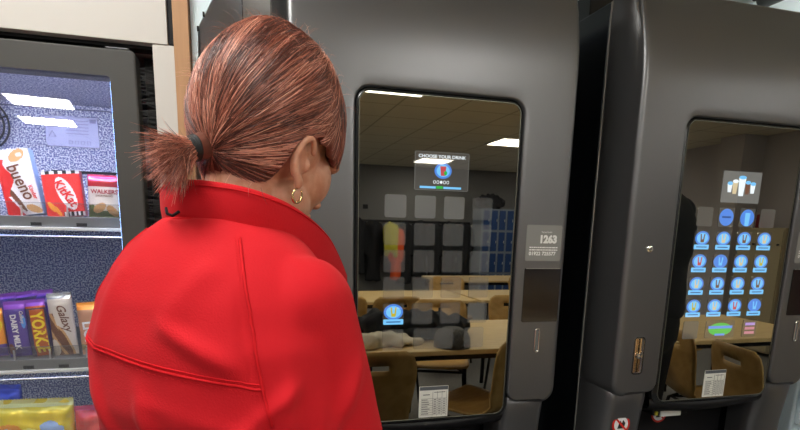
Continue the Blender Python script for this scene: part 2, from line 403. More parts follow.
# ------------------------------------------------------------------ hot drinks machines
GX0, GX1, GZ0, GZ1 = 0.157, 0.554, 0.842, 1.62      # glass, in the machine's own metres
DW, DT = 0.705, 1.940                                # door width and top
def ycurve(z):
    return 0.052 * max(0.0, (z - 1.70) / 0.24) ** 1.8
def facade():
    bm = bmesh.new()
    ri = 0.040; ix0, ix1, izt = GX0 - 0.014, GX1 + 0.014, GZ1 + 0.014; zb = 0.877; rc = 0.028
    inner, outer = [], []
    def squeeze(h):
        return 0 if h >= rc else rc - math.sqrt(max(0, rc * rc - (rc - h) ** 2))
    hs = [rc * (1 - math.cos(PI / 2 * i / 6)) for i in range(7)]
    zs = [zb + h for h in hs] + [zb + rc + (izt - ri - zb - rc) * i / 14 for i in range(1, 15)]
    fo = 0.014
    for z in zs:
        s = squeeze(z - zb); inner.append((ix0 - s, z)); outer.append((fo + s, z))
    for i in range(1, 9):
        a = PI - PI / 2 * i / 8; inner.append((ix0 + ri + ri * math.cos(a), izt - ri + ri * math.sin(a)))
    zside = [izt - ri + (DT - fo - izt + ri) * i / 8 for i in range(1, 9)]
    for z in zside: outer.append((fo, z))
    nt = 16
    for i in range(1, nt + 1):
        inner.append((ix0 + ri + (ix1 - ix0 - 2 * ri) * i / nt, izt)); outer.append((fo + (DW - 2 * fo) * i / nt, DT - fo))
    for i in range(1, 9):
        a = PI / 2 - PI / 2 * i / 8; inner.append((ix1 - ri + ri * math.cos(a), izt - ri + ri * math.sin(a)))
    for z in zside[::-1][1:] + [izt - ri]: outer.append((DW - fo, z))
    for z in zs[::-1][1:]:
        s = squeeze(z - zb); inner.append((ix1 + s, z)); outer.append((DW - fo - s, z))
    n = len(inner); RG = 12; rows = []
    # inner return (fillet into the glass channel)
    def nrm(path, k, sgn):
        a = Vector(path[max(k - 1, 0)]); b = Vector(path[min(k + 1, n - 1)]); d = (b - a).normalized()
        return Vector((-d.y, d.x)) * sgn
    for off, dy in ((0.005, 0.030), (0.005, 0.006), (0.0035, 0.002), (0.0015, 0.0004)):
        rows.append([bm.verts.new((p[0] - nrm(inner, k, 1).x * off, ycurve(p[1]) + dy, p[1] - nrm(inner, k, 1).y * off)) for k, p in enumerate(inner)])
    for j in range(RG + 1):
        t_ = j / RG
        rows.append([bm.verts.new((a[0] + (b[0] - a[0]) * t_, ycurve(a[1] + (b[1] - a[1]) * t_), a[1] + (b[1] - a[1]) * t_)) for a, b in zip(inner, outer)])
    for q in range(1, 7):
        a_ = PI / 2 * q / 6; off = fo * math.sin(a_); dy = fo * (1 - math.cos(a_))
        rows.append([bm.verts.new((p[0] + nrm(outer, k, 1).x * off, ycurve(p[1]) + dy, p[1] + nrm(outer, k, 1).y * off)) for k, p in enumerate(outer)])
    last = rows[-1]
    for yy, fl in ((0.035, .006), (0.07, .013), (0.10, .019), (0.122, .022), (0.130, .022), (0.165, .004)):      # the cheeks flare outwards towards the back
        def fx(v):
            e = min(v.co.x, DW - v.co.x) < 0.035
            return v.co.x + (0 if not e else (-fl if v.co.x < DW / 2 else fl))
        rows.append([bm.verts.new((fx(v), max(yy, v.co.y + 0.002 + yy * .02), v.co.z)) for v in last])
    for a, b in zip(rows, rows[1:]):
        for k in range(n - 1): bm.faces.new((a[k], a[k + 1], b[k + 1], b[k]))
    for k in (0, n - 1):
        bm.faces.new([r_[k] for r_ in rows])
    return bm
def ring_frame(x0, x1, z0, z1, r, prof, n=8):        # closed frame swept round a rounded rectangle: prof = (outset, y)
    bm = bmesh.new(); rows = []
    for off, y in prof:
        Q = rrect(x0 - off, x1 + off, z0 - off, z1 + off, r + off, n)
        rows.append([bm.verts.new((x, y, z)) for x, z in Q])
    k = len(rows[0])
    for a, b in zip(rows, rows[1:] + rows[:1]):
        for j in range(k): bm.faces.new((a[j], a[(j + 1) % k], b[(j + 1) % k], b[j]))
    return bm
TX, TZ, TDX, TDZ, TS = 0.157 + 0.0624, 1.398, 0.0733, 0.0640, 0.0523
def cup_icon(parent, cx, cz, s, col, y, tall=False):
    hw, hh = s * 0.17, s * (0.30 if tall else 0.24)
    obj('cup_picture', poly([(cx - hw * .7, cz - hh), (cx + hw * .7, cz - hh), (cx + hw, cz + hh), (cx - hw, cz + hh)], y, y + 0.0002), col, parent)

def hot_machine(x, lit, label):
    t = empty('hot_drinks_machine', (x, 0, 0)); tag(t, label, 'vending machine', 'pair of black hot drinks machines')
    obj('cabinet', box(0.018, DW - 0.018, 0.168, 0.76, 0.03, 1.955, 0.006), 'gloss_black', t)
    obj('door', facade(), 'door', t, smooth=True, auto=50)
    obj('rear_housing', box(0.022, DW - 0.022, 0.30, 0.76, 1.95, 2.02, 0.004), 'gloss_black', t)
    obj('door_edge', tube([(-.023, 0.129, 0.06), (-.023, 0.129, 1.30), (-.023, .129, 1.925)], 0.0022, 6), 'edge_silver', t, smooth=True)
        # bezel and glass
    obj('bezel', ring_frame(GX0, GX1, GZ0, GZ1, 0.026, [(-0.002, 0.022), (-0.001, 0.006), (0.002, 0.003), (0.005, 0.0045), (0.009, 0.010), (0.0135, 0.012), (0.0135, 0.028)]), 'bezel', t, smooth=True, auto=60)
    obj('glass_rim', ring_frame(GX0, GX1, GZ0, GZ1, 0.026, [(-0.0010, 0.0028), (-0.0010, 0.0042), (0.0004, 0.0042), (0.0004, 0.0028)]), 'rim_dark', t)
    obj('mirror_glass', slab(GX0, GX1, GZ0, GZ1, 0.004, 0.020, 0.026, 8), 'mirror', t)
    yb = 0.004
    # display screen
    sz0, sz1 = 1.412, 1.497
    sx0, sx1 = 0.291, 0.424
    scr = obj('display_screen', slab(sx0, sx1, sz0, sz1, yb - 0.0012, yb, 0.002, 2), 'lit_pale_grey' if lit else 'lit_grey', t)
    yi = yb - 0.0016
    if not lit:
        obj('screen_bezel', ring_frame(sx0, sx1, sz0, sz1, 0.002, [(0, yb - .0014), (0.001, yb - .0014), (0.001, yb - .0002), (0, yb - .0002)], 2), 'lit_pale_grey', scr)
        lettering('CHOOSE YOUR DRINK', 0.010, (sx0 + sx1) / 2, yi, sz1 - 0.0125, 'lit_white', scr, bold=0.0002, width=0.118, align='CENTER')
        obj('halo_icon', disc(0.360, 1.456, 0.0215, 0.018, yi, yi + .0003), 'lit_blue', scr)
        obj('halo_icon', disc(0.360, 1.456, 0.0165, 0.0135, yi - .0002, yi), 'lit_cyan', scr)
        cup_icon(scr, 0.360, 1.4555, 0.045, 'lit_red', yi - 0.0006)
        obj('cup_picture', disc(0.366, 1.451, 0.004, 0.005, yi - 0.0009, yi - 0.0007), 'lit_green', scr)
        for k in range(5):
            cx = 0.3395 + 0.0083 * k
            if k == 2: obj('progress_dot', disc(cx, 1.430, 0.0034, 0.0036, yi, yi + .0002, 14), 'lit_white', scr)
            else:
                obj('progress_dot', ring_frame(cx - .0022, cx + .0022, 1.4272, 1.4328, 0.002, [(0, yi), (0.0011, yi), (0.0011, yi + .0002), (0, yi + .0002)], 3), 'lit_white', scr)
        obj('status_strip', box(sx0 + 0.012, sx0 + 0.052, yi, yi + .0002, sz0 + 0.003, sz0 + 0.008), 'lit_cyan', scr)
        obj('status_strip', box(sx0 + 0.053, sx0 + 0.070, yi, yi + .0002, sz0 + 0.003, sz0 + 0.009), 'lit_green', scr)
        obj('status_strip', box(sx0 + 0.071, sx0 + 0.116, yi, yi + .0002, sz0 + 0.003, sz0 + 0.008), 'lit_cyan', scr)
    else:
        for k, (dx, h, wd, base) in enumerate(((-.042, .024, .0085, .0), (-.024, .034, .0095, -.004), (-.001, .050, .0125, -.009), (.020, .032, .009, -.004), (.038, .026, .009, -.001))):
            cx, z0 = 0.358 + dx, 1.440 + base
            obj('glass_picture', poly([(cx - wd * .65, z0), (cx + wd * .65, z0), (cx + wd, z0 + h), (cx - wd, z0 + h)], yi - .0002, yi), ('lit_white', 'lit_cream', 'lit_white', 'lit_brown', 'lit_white')[k], scr)
            obj('foam_picture', disc(cx, z0 + h, wd * 1.05, 0.005, yi - .0006, yi - .0003, 16), 'lit_cyan' if k != 1 else 'lit_white', scr)
    # selection buttons
    caps = ['lit_brown', 'lit_cream', 'lit_brown', 'lit_cream', 'lit_red', 'lit_cyan', 'lit_cream', 'lit_yellow', 'lit_cream', 'lit_brown', 'lit_cream', 'lit_brown', 'lit_yellow', 'lit_cream', 'lit_red', 'lit_cyan']
    def button(bx, bz, bw=TS, f='film'):
        return obj('drink_button', slab(bx, bx + bw, bz - TS, bz, yb - 0.0010, yb, 0.005, 4), f, t)
    def light(bt, cx, bz, icon, cap=True):
        cz = bz - TS * 0.40
        obj('halo_icon', disc(cx, cz, TS * 0.46, TS * 0.37, yb - .0014, yb - .0011), 'lit_blue', bt)
        obj('halo_icon', disc(cx, cz, TS * 0.36, TS * 0.28, yb - .0017, yb - .0015), 'lit_cyan' if icon != 'lit_cyan' else 'lit_blue', bt)
        if icon == 'plain': return
        hw, hh = TS * 0.15, TS * 0.22
        obj('cup_picture', poly([(cx - hw * .7, cz - hh), (cx + hw * .7, cz - hh), (cx + hw, cz + hh), (cx + hw * .55, cz + hh), (cx + hw * .3, cz - hh * .3), (cx - hw * .3, cz - hh * .3), (cx - hw * .55, cz + hh), (cx - hw, cz + hh)], yb - .0021, yb - .0018), icon, bt)
        if cap:
            obj('caption_strip', slab(cx - TS * .48, cx + TS * .48, bz - TS * .99, bz - TS * .74, yb - .0016, yb - .0011, 0.002, 3), 'lit_cyan', bt)
            obj('caption_line', box(cx - TS * .34, cx + TS * .34, yb - .0020, yb - .0017, bz - TS * .89, bz - TS * .84), 'lit_navy', bt)
    for r_ in range(6):
        for c_ in range(4):
            bx, bz = TX + c_ * TDX, TZ - r_ * TDZ
            if r_ == 5:
                if c_ == 1:
                    b = button(TX + TDX + 0.006, bz, 0.104)
                    if lit:
                        cx = TX + TDX + 0.058
                        obj('halo_icon', disc(cx, bz - TS * .5, 0.042, 0.019, yb - .0014, yb - .0011), 'lit_green', b)
                        obj('caption_line', box(cx - .043, cx + .043, yb - .0018, yb - .0015, bz - .024, bz - .016), 'lit_blue', b)
                        obj('caption_line', box(cx - .018, cx + .018, yb - .0018, yb - .0015, bz - .045, bz - .039), 'lit_blue', b)
                    continue
                if c_ == 2: continue
                if c_ == 3:
                    b = button(bx - 0.006, bz)
                    if lit:
                        for q, cc in enumerate(('lit_violet', 'lit_pink', 'lit_pink')):
                            obj('caption_line', box(bx + .002, bx + .038, yb - .0018, yb - .0012, bz - .017 - q * .013, bz - .009 - q * .013), cc, b)
                    continue
                button(bx, bz, f='film_pale' if lit else 'film'); continue
            if r_ == 0:
                b = button(bx, bz, f='film_pale' if lit else ('film_top' if c_ < 3 else 'film'))
                if lit and c_ in (1, 2):
                    cx, cz = bx + TS / 2, bz - TS / 2
                    obj('halo_icon', disc(cx, cz, TS * .47, TS * .45, yb - .0014, yb - .0011), 'lit_blue', b)
                    if c_ == 1: obj('caption_line', box(cx - .015, cx + .015, yb - .0018, yb - .0015, cz - .002, cz + .003), 'lit_navy', b)
                    else: obj('cup_picture', poly([(cx - .007, cz - .022), (cx + .007, cz - .022), (cx + .009, cz + .014), (cx - .009, cz + .014)], yb - .0018, yb - .0015), 'lit_cyan', b)
                continue
            b = button(bx, bz)
            if lit: light(b, bx + TS / 2, bz, caps[(r_ - 1) * 4 + c_])
            elif r_ == 4 and c_ == 0: light(b, bx + TS / 2, bz, 'lit_yellow'); 
    # price card behind the lower edge of the glass
    cx0 = 0.318
    pc = obj('price_card', slab(cx0, cx0 + 0.078, 0.846, 0.928, yb - .0012, yb, 0.001, 2), 'card', t)
    obj('card_heading', box(cx0 + .001, cx0 + .077, yb - .0016, yb - .0012, 0.918, 0.9275), 'card_head', pc)
    bm = bmesh.new()
    for q in range(4): box(cx0 + 0.036 + 0.0125 * q, cx0 + 0.0366 + 0.0125 * q, yb - .0016, yb - .0012, 0.849, 0.914, bm=bm)
    for q in range(8): box(cx0 + 0.004, cx0 + 0.075, yb - .0016, yb - .0012, 0.852 + 0.0062 * q, 0.8525 + 0.0062 * q, bm=bm)
    for q in range(7):
        box(cx0 + 0.006, cx0 + 0.006 + random.uniform(.016, .026), yb - .0016, yb - .0012, 0.8545 + 0.0062 * q, 0.8562 + 0.0062 * q, bm=bm)
        for p in range(3): box(cx0 + 0.039 + 0.0125 * p, cx0 + 0.046 + 0.0125 * p, yb - .0016, yb - .0012, 0.8545 + 0.0062 * q, 0.8562 + 0.0062 * q, bm=bm)
    box(cx0 + 0.010, cx0 + 0.028, yb - .0016, yb - .0012, 0.905, 0.907, bm=bm); box(cx0 + 0.040, cx0 + 0.070, yb - .0016, yb - .0012, 0.911, 0.9125, bm=bm)
    obj('card_table', bm, 'card_ink', pc)
    # right leg: number sticker, card reader, slot
    yf = 0.0
    st = obj('information_sticker', slab(0.588, 0.688, 1.247, 1.337, yf - 0.0008, yf + .0005, 0.004, 3), 'sticker', t)
    lettering('Machine Number', 0.0065, 0.630, yf - .0012, 1.3175, 'white_print', st, width=0.030)
    lettering('1263', 0.026, 0.6275, yf - .0012, 1.293, 'white_print', st, bold=0.0016, width=0.047)
    bm = bmesh.new()
    for q in range(2):
        xx = 0.598
        while xx < 0.675:
            wv = random.uniform(.003, .009); box(xx, min(xx + wv, .678), yf - .0012, yf - .0008, 1.2795 - q * .0062, 1.2825 - q * .0062, bm=bm); xx += wv + 0.0014
    obj('small_print', bm, 'white_print', st)
    lettering('01922 725577', 0.0125, 0.597, yf - .0012, 1.2615, 'white_print', st, bold=0.0005, width=0.077)
    cr = obj('card_reader', slab(0.590, 0.692, 1.090, 1.227, yf - 0.001, yf + .003, 0.003, 3), 'reader', t)
    obj('reader_surround', ring_frame(0.590, 0.692, 1.090, 1.227, 0.003, [(0.0, yf - .0016), (0.0014, yf - .0016), (0.0014, yf + .002), (0.0, yf + .002)], 3), 'bezel', cr)
    obj('reader_highlight', box(0.592, 0.690, yf - .0022, yf - .0016, 1.2268, 1.2284), 'edge_silver', cr)
    sl = obj('reject_slot', ring_frame(0.6335, 0.6405, 1.010, 1.068, 0.0035, [(0.0, yf - .001), (0.001, yf - .004), (0.0035, yf - .004), (0.0045, yf), (0.0, yf + .001)], 6), 'chrome', t, smooth=True)
    obj('slot_recess', slab(0.6335, 0.6405, 1.010, 1.068, yf - 0.0015, yf + .001, 0.0034, 6), 'shelf_grey', sl)
    # left leg: lock, coin return
    lk = obj('door_lock', lathe([(0.0005, -.0065), (0.0065, -.0062), (0.0095, -.005), (0.0110, -.001), (0.0115, 0.001)], 24, 0.070, 1.281, axis='y'), 'chrome', t, smooth=True, auto=35)
    obj('keyhole', disc(0.070, 1.281, 0.0035, 0.0035, -.0072, -.0062, 14), 'dark_slot', lk)
    obj('keyhole', box(0.0690, 0.0710, -.0076, -.0070, 1.276, 1.286), 'edge_silver', lk)
    cv = obj('coin_return', ring_frame(0.058, 0.086, 0.934, 1.034, 0.006, [(0.0, .001), (0.0005, -.003), (0.004, -.003), (0.005, 0.001)], 5), 'chrome', t, smooth=True, auto=40)
    # a curved, warm reflecting plate sits in the recess
    bm = bmesh.new(); rows = []
    for i in range(15):
        u = i / 14; rows.append([bm.verts.new((0.058 + 0.028 * u, 0.0005 - 0.004 * math.sin(PI * u) ** 2 * (1 if abs(u - .5) > .22 else .25), z)) for z in (0.935, 1.033)])
    for a, b in zip(rows, rows[1:]): bm.faces.new((a[0], b[0], b[1], a[1]))
    obj('return_plate', bm, 'brass', cv, smooth=True)
    obj('return_knob', lathe([(0.0005, -.012), (0.007, -.011), (0.0085, -.007), (0.006, -.001)], 20, 0.072, 0.984, axis='y'), 'chrome', cv, smooth=True, auto=40)
    # the lower half of the machine: two legs either side of the cup bay, a hood over it
    def leg_bm(x0, x1):
        bm = bmesh.new(); rows = []
        prof = [(0.940, 0.050), (0.900, 0.034), (0.885, 0.026), (0.872, 0.018), (0.860, 0.0145), (0.84, 0.0155), (0.80, 0.022), (0.74, 0.030), (0.66, 0.034), (0.50, 0.030), (0.35, 0.026), (0.04, 0.026)]
        for z, y in prof:
            row = []
            for fx in (0, 0.03, 0.09, 0.2, 0.5, 0.8, 0.91, 0.97, 1):
                e = min(fx, 1 - fx); rnd = 0.020 * (1 - min(e / 0.2, 1)) ** 2.2
                row.append(bm.verts.new((x0 + (x1 - x0) * fx, y + rnd, z)))
            fl = 0.022; la, lb = (x0 - fl, x0 - fl * .6) if x0 < .3 else (x0, x0)
            rows.append([bm.verts.new((la, 0.130, z)), bm.verts.new((lb, 0.080, z))] + row + [bm.verts.new((x1, 0.166, z))])
        for a, b in zip(rows, rows[1:]):
            for j in range(len(a) - 1): bm.faces.new((a[j], a[j + 1], b[j + 1], b[j]))
        bm.faces.new(rows[0]); bm.faces.new(rows[-1][::-1])
        return bm
    obj('lower_door_leg', leg_bm(0.004, 0.140), 'door', t, smooth=True, auto=50)
    obj('lower_door_leg', leg_bm(0.560, 0.688), 'door', t, smooth=True, auto=50)
    bm = bmesh.new(); rows = []
    for z, y in ((0.846, 0.020), (0.838, 0.012), (0.830, 0.012), (0.818, 0.020), (0.806, 0.040), (0.797, 0.075), (0.793, 0.120)):
        rows.append([bm.verts.new((0.142 + 0.416 * i / 16, y + 0.006 * math.cos(PI * (i / 16 - .5)) * -1, z - 0.012 * math.sin(PI * i / 16))) for i in range(17)])
    for a, b in zip(rows, rows[1:]):
        for j in range(16): bm.faces.new((a[j], a[j + 1], b[j + 1], b[j]))
    obj('cup_bay_hood', bm, 'black', t, smooth=True)
    bm = bmesh.new()
    box(0.140, 0.560, 0.155, 0.166, 0.03, 0.86, bm=bm); box(0.138, 0.562, 0.03, 0.166, 0.03, 0.50, bm=bm)
    obj('cup_bay', bm, 'black', t)
    obj('nozzle_block', box(0.200, 0.330, 0.06, 0.14, 0.775, 0.80, 0.004), 'black', t)
    bl = obj('nozzle_bracket', box(0.225, 0.30, 0.055, 0.062, 0.772, 0.79, 0.002), 'shelf_white', t)
    obj('bracket_clip', box(0.206, 0.214, 0.054, 0.062, 0.778, 0.790, 0.001), 'coat_yellow', bl)
    # round prohibition sticker
    for (sx, sz, sy) in ((0.060, 0.772, 0.0235), (0.305, 0.745, 0.150)):
        sg = obj('warning_sticker', disc(sx, sz, 0.030, 0.030, sy, sy + .0012, 32), 'red_sign', t)
        obj('sticker_field', disc(sx, sz, 0.0235, 0.0235, sy - .0004, sy, 32), 'sign_white', sg)
        obj('hand_picture', poly([(sx - .012, sz - .012), (sx + .010, sz - .012), (sx + .014, sz + .004), (sx + .006, sz + .014), (sx + .002, sz + .004), (sx - .004, sz + .013), (sx - .008, sz + .002)], sy - .0008, sy - .0004), 'sign_black', sg)
        obj('bar', poly([(sx - .019, sz + .015), (sx - .015, sz + .019), (sx + .019, sz - .015), (sx + .015, sz - .019)], sy - .0012, sy - .0008), 'red_sign', sg)
    for fx in (0.05, 0.65):
        for fy in (0.22, 0.70): obj('foot', lathe([(0.02, 0.0), (0.02, 0.012), (0.01, 0.014), (0.01, 0.032)], 14, fx, fy), 'black', t)
    return t
m1 = hot_machine(-0.157, False, 'black hot drinks machine beside the red jacket, one blue button lit')
m2 = hot_machine(0.731, True, 'right-hand black hot drinks machine with rows of glowing blue buttons')


# ------------------------------------------------------------------ snack display and the cream surround
def ring2(inner, outer, ri, ro, ys, n=5):            # flat ring between two rounded rectangles with returns
    bm = bmesh.new(); I = rrect(*inner, ri, n); O = rrect(*outer, ro, n); k = len(I)
    Oi = rrect(outer[0] + .003, outer[1] - .003, outer[2] + .003, outer[3] - .003, max(ro - .003, .001), n)
    rows = [[bm.verts.new((x, ys[1], z)) for x, z in I], [bm.verts.new((x, ys[0], z)) for x, z in I],
            [bm.verts.new((x, ys[0], z)) for x, z in Oi], [bm.verts.new((x, ys[0] + .002, z)) for x, z in O], [bm.verts.new((x, ys[1], z)) for x, z in O]]
    for a, b in zip(rows, rows[1:] + rows[:1]):
        for j in range(k): bm.faces.new((a[j], a[(j + 1) % k], b[(j + 1) % k], b[j]))
    return bm
SX0, SX1, SZ0, SZ1 = -1.16, -0.499, 0.52, 1.601
sd = empty('snack_display', (-0.83, 0, 0)); tag(sd, 'grey framed glass front snack vending machine with lit shelves', 'vending machine')
def sobj(name, bm, m, parent=None, **k):       # parts are written in room metres and moved under the display's own origin
    p = parent or sd
    o = obj(name, bm, m, None, **k)
    if parent is None: o.location = (0.83, 0, 0)
    o.parent = p
    return o
sobj('door_frame', ring2((SX0, SX1, SZ0, SZ1), (-1.21, -0.451, 0.30, 1.651), 0.006, 0.008, (-0.002, 0.05)), 'frame_grey')
sobj('hinge_cap', box(-0.505, -0.463, 0.004, 0.018, 1.6515, 1.656, 0.001), 'bezel')
sobj('glass_pane', box(SX0, SX1, 0.006, 0.010, SZ0, SZ1), 'pane')
bm = bmesh.new()
YB = 0.50
box(SX0 - .03, SX1 + .03, YB, YB + .01, 0.45, 1.64, bm=bm)
box(SX0 - .035, SX0 - .025, 0.05, YB, 0.45, 1.64, bm=bm); box(SX1 + .025, SX1 + .035, 0.05, YB, 0.45, 1.64, bm=bm)
box(SX0 - .03, SX1 + .03, 0.05, YB, 1.63, 1.64, bm=bm); box(SX0 - .03, SX1 + .03, 0.05, YB, 0.44, 0.45, bm=bm)
sobj('cabinet_liner', bm, 'stucco')
sobj('cabinet', box(-1.205, -0.455, 0.052, 0.56, 0.02, 0.44, 0.003), 'frame_grey')
sobj('cabinet_back', box(-1.205, -0.455, 0.512, 0.56, 0.44, 1.648), 'frame_grey')
sobj('back_seam', box(-1.12, -0.50, YB - .003, YB - .0005, 1.617, 1.620), 'label_ink')
sobj('back_seam', box(-0.760, -0.50, YB - .004, YB - .0005, 1.450, 1.457), 'black')
bm = bmesh.new()
for rr in (0.018, 0.030, 0.042, 0.054, 0.066): tube([(-0.912 + rr * math.cos(2 * PI * i / 36), YB - .012, 1.565 + rr * math.sin(2 * PI * i / 36)) for i in range(36)], 0.0026, 6, bm=bm, closed=True)
for a in (20, 140, 260): tube([(-0.912, YB - .014, 1.565), (-0.912 + .07 * math.cos(R(a)), YB - .014, 1.565 + .07 * math.sin(R(a)))], 0.0022, 6, bm=bm)
sobj('fan_guard', bm, 'spiral', smooth=True)
pl = sobj('rating_plate', box(-0.765, -0.635, YB - .003, YB - .0005, 1.520, 1.600, 0.0008), 'label_film')
bm = bmesh.new()
for q in range(5): box(-0.715, -0.660, YB - .0038, YB - .003, 1.588 - q * .0085, 1.590 - q * .0085, bm=bm)
box(-0.655, -0.640, YB - .0038, YB - .003, 1.585, 1.595, bm=bm); box(-0.760, -0.725, YB - .0038, YB - .003, 1.570, 1.572, bm=bm)
tube([(-0.757, YB - .0034, 1.545), (-0.741, YB - .0034, 1.545), (-0.749, YB - .0034, 1.560)], 0.0008, 4, bm=bm, closed=True)
for q in range(4): tube([(-0.71 + q * .015, YB - .0034, 1.528), (-0.702 + q * .015, YB - .0034, 1.528), (-0.702 + q * .015, YB - .0034, 1.536), (-0.71 + q * .015, YB - .0034, 1.536)], 0.0007, 4, bm=bm, closed=True)
sobj('plate_print', bm, 'label_ink', pl)
sobj('light_strip', box(SX1 - .0030, SX1 - .0004, 0.012, 0.016, 0.60, SZ1 - .008), 'led')
sobj('light_strip', box(SX0 + .0005, SX0 + .0045, 0.012, 0.020, 0.60, SZ1 - .008), 'led')
sobj('top_fill_light', box(SX0 + .02, SX1 - .01, 0.060, 0.085, 1.622, 1.628), 'led_top_fill')  # added lamp that brightens the cabinet interior
def shelf(zb, n_div):
    s = sobj('shelf', box(SX0 - .02, SX1 + .018, 0.070, YB - .01, zb - .012, zb - .002), 'shelf_grey')
    sobj('price_rail', box(SX0 - .02, SX1 + .015, 0.058, 0.070, zb - .021, zb + .001, 0.001), 'shelf_grey', s)
    sobj('rail_lip', box(SX0 - .02, SX1 + .016, 0.050, 0.062, zb - .028, zb - .021, 0.001), 'shelf_white', s)
    sobj('lower_rail', tube([(SX0, 0.056, zb - .041), (SX1 + .01, 0.056, zb - .041)], 0.0022, 8), 'steel', s)
    sobj('retaining_strip', box(SX0, SX1 + .01, 0.062, 0.0635, zb, zb + .028), 'clear', s)
    sobj('strip_edge', box(SX0, SX1 + .01, 0.0618, 0.0637, zb + .028, zb + .0287), 'shelf_grey', s)
    sobj('shelf_fill_light', box(SX0 + .01, SX1 + .01, 0.075, 0.083, zb - .0155, zb - .012), 'led_shelf_fill', s)  # added strip under each shelf, there to brighten the packs
    for dx in n_div:
        sobj('divider', box(dx - .0008, dx + .0008, 0.063, YB - .03, zb, zb + .020), 'clear', s)
        sobj('divider_post', box(dx - .0012, dx + .0012, 0.0595, 0.064, zb - .018, zb + .022), 'steel', s)
        sobj('price_tab', box(dx + .016, dx + .036, 0.0565, 0.059, zb - .019, zb - .012), 'black', s)
shelf(1.328, (-0.980, -0.883, -0.786, -0.697, -0.612))
shelf(1.022, (-0.975, -0.900, -0.822, -0.740, -0.672, -0.60))
shelf(0.735, (-0.98, -0.82, -0.655))

# packs: a pillow or a carton whose print is painted face by face
def pack(name, w_, h_, t_, loc, lean, back, paint, mats, texts=(), label='', cat='snack', group=None, nu=56, nv=84, crimp=0.06, carton=False, wob=0.0):
    def surf(u, v, side=-1):
        e = abs(2 * u - 1)
        if carton: k = 1.0 if e < .96 else 0.85
        else: k = (1 - e ** 3.2) ** 0.5 if e < 1 else 0
        kv = 1.0
        if crimp > 0:
            d = min(v, 1 - v)
            kv = 0.06 if d < crimp else min(1, 0.06 + (1 - (1 - min((d - crimp) / 0.16, 1)) ** 2.2) * .94)
        y = side * t_ / 2 * k * kv
        if wob: y += side * wob * noise.noise(Vector((u * 5 + w_ * 100, v * 7, h_ * 50)))
        zz = v * h_
        return Vector(((u - .5) * w_, y - side * 0, zz))
    bm = bmesh.new(); cols = []
    front = [[None] * (nu + 1) for _ in range(nv + 1)]; backg = [[None] * (nu + 1) for _ in range(nv + 1)]
    for j in range(nv + 1):
        for i in range(nu + 1):
            u, v = i / nu, j / nv
            p = surf(u, v, -1); q = surf(u, v, 1)
            if crimp > 0 and j in (0, nv): dz = 0.0012 * (1 if i % 2 else -1); p.z += dz; q.z += dz
            if i in (0, nu): q.y = p.y + max(0.0006, (t_ * .92 if carton else 0.0008)) if not carton else t_ * .45; 
            if i in (0, nu) and carton: p.y = -t_ * .45
            if (q - p).length < 1e-5: q.y += 0.0006
            front[j][i] = bm.verts.new(p); backg[j][i] = bm.verts.new(q)
    for j in range(nv):
        for i in range(nu):
            f = bm.faces.new((front[j][i], front[j][i + 1], front[j + 1][i + 1], front[j + 1][i])); f.material_index = paint((i + .5) / nu, (j + .5) / nv)
            f = bm.faces.new((backg[j][i], backg[j + 1][i], backg[j + 1][i + 1], backg[j][i + 1])); f.material_index = 0
        for i in (0, nu):
            f = bm.faces.new((front[j][i], front[j + 1][i], backg[j + 1][i], backg[j][i])); f.material_index = 1 if carton else 0
    for j in (0, nv):
        for i in range(nu):
            f = bm.faces.new((front[j][i], front[j][i + 1], backg[j][i + 1], backg[j][i])); f.material_index = 1 if carton else 0
    o = obj(name, bm, mats, None, smooth=True, auto=50)
    o.location = loc; o.rotation_euler = (back, lean, 0)
    tag(o, label, cat, group)
    for (s, size, u0, v0, ang, m, bold, wid, shear) in texts:
        v, f = text_flat(s, size, bold, wid, 'CENTER')
        if v:
            zc = sum(p.y for p in v) / len(v); ca, sa = math.cos(ang), math.sin(ang); out = []
            for p in v:
                px_, py_ = p.x + shear * (p.y - zc), p.y - (max(q.y for q in v) + min(q.y for q in v)) / 2
                x = px_ * ca - py_ * sa; z = px_ * sa + py_ * ca
                uu = min(max(u0 + x / w_, .02), .98); vv = min(max(v0 + z / h_, .01), .99)
                q = surf(uu, vv, -1); out.append((u0 * w_ - w_ / 2 + x, q.y - 0.0009, v0 * h_ + z))
            obj('lettering', (out, f), m, o)
    return o
def foil(name, c, rough=0.28, metal=0.25): M[name] = mat(name, c, rough, metal, spec=0.6); bump(M[name], 60, 0.25, 0.003)
foil('foil_white', (0.80, 0.78, 0.78)); foil('foil_red', (0.72, 0.02, 0.02)); foil('foil_darkred', (0.40, 0.01, 0.02)); foil('foil_blue', (0.10, 0.33, 0.75)); foil('foil_paleblue', (0.38, 0.55, 0.85))
foil('foil_choc', (0.16, 0.05, 0.02)); foil('foil_biscuit', (0.62, 0.34, 0.13)); foil('foil_cream', (0.70, 0.62, 0.52)); foil('foil_pink', (0.75, 0.04, 0.16)); foil('foil_purple', (0.09, 0.045, 0.28), 0.3)
foil('foil_violet', (0.30, 0.08, 0.55)); foil('foil_navy', (0.05, 0.035, 0.10)); foil('foil_orange', (0.95, 0.35, 0.03)); foil('foil_yellow', (0.92, 0.68, 0.02)); foil('foil_silver', (0.62, 0.64, 0.64), 0.2, 0.7)
foil('foil_copper', (0.55, 0.26, 0.14)); foil('foil_gold', (0.60, 0.42, 0.14), .25, .5); foil('foil_green', (0.12, 0.16, 0.05)); foil('foil_black', (0.01, 0.01, 0.01)); foil('foil_cobalt', (0.01, 0.05, 0.40)); foil('foil_lemon', (0.95, 0.88, 0.30))
foil('foil_amber', (0.50, 0.10, 0.01)); foil('foil_brightred', (0.75, 0.05, 0.04))

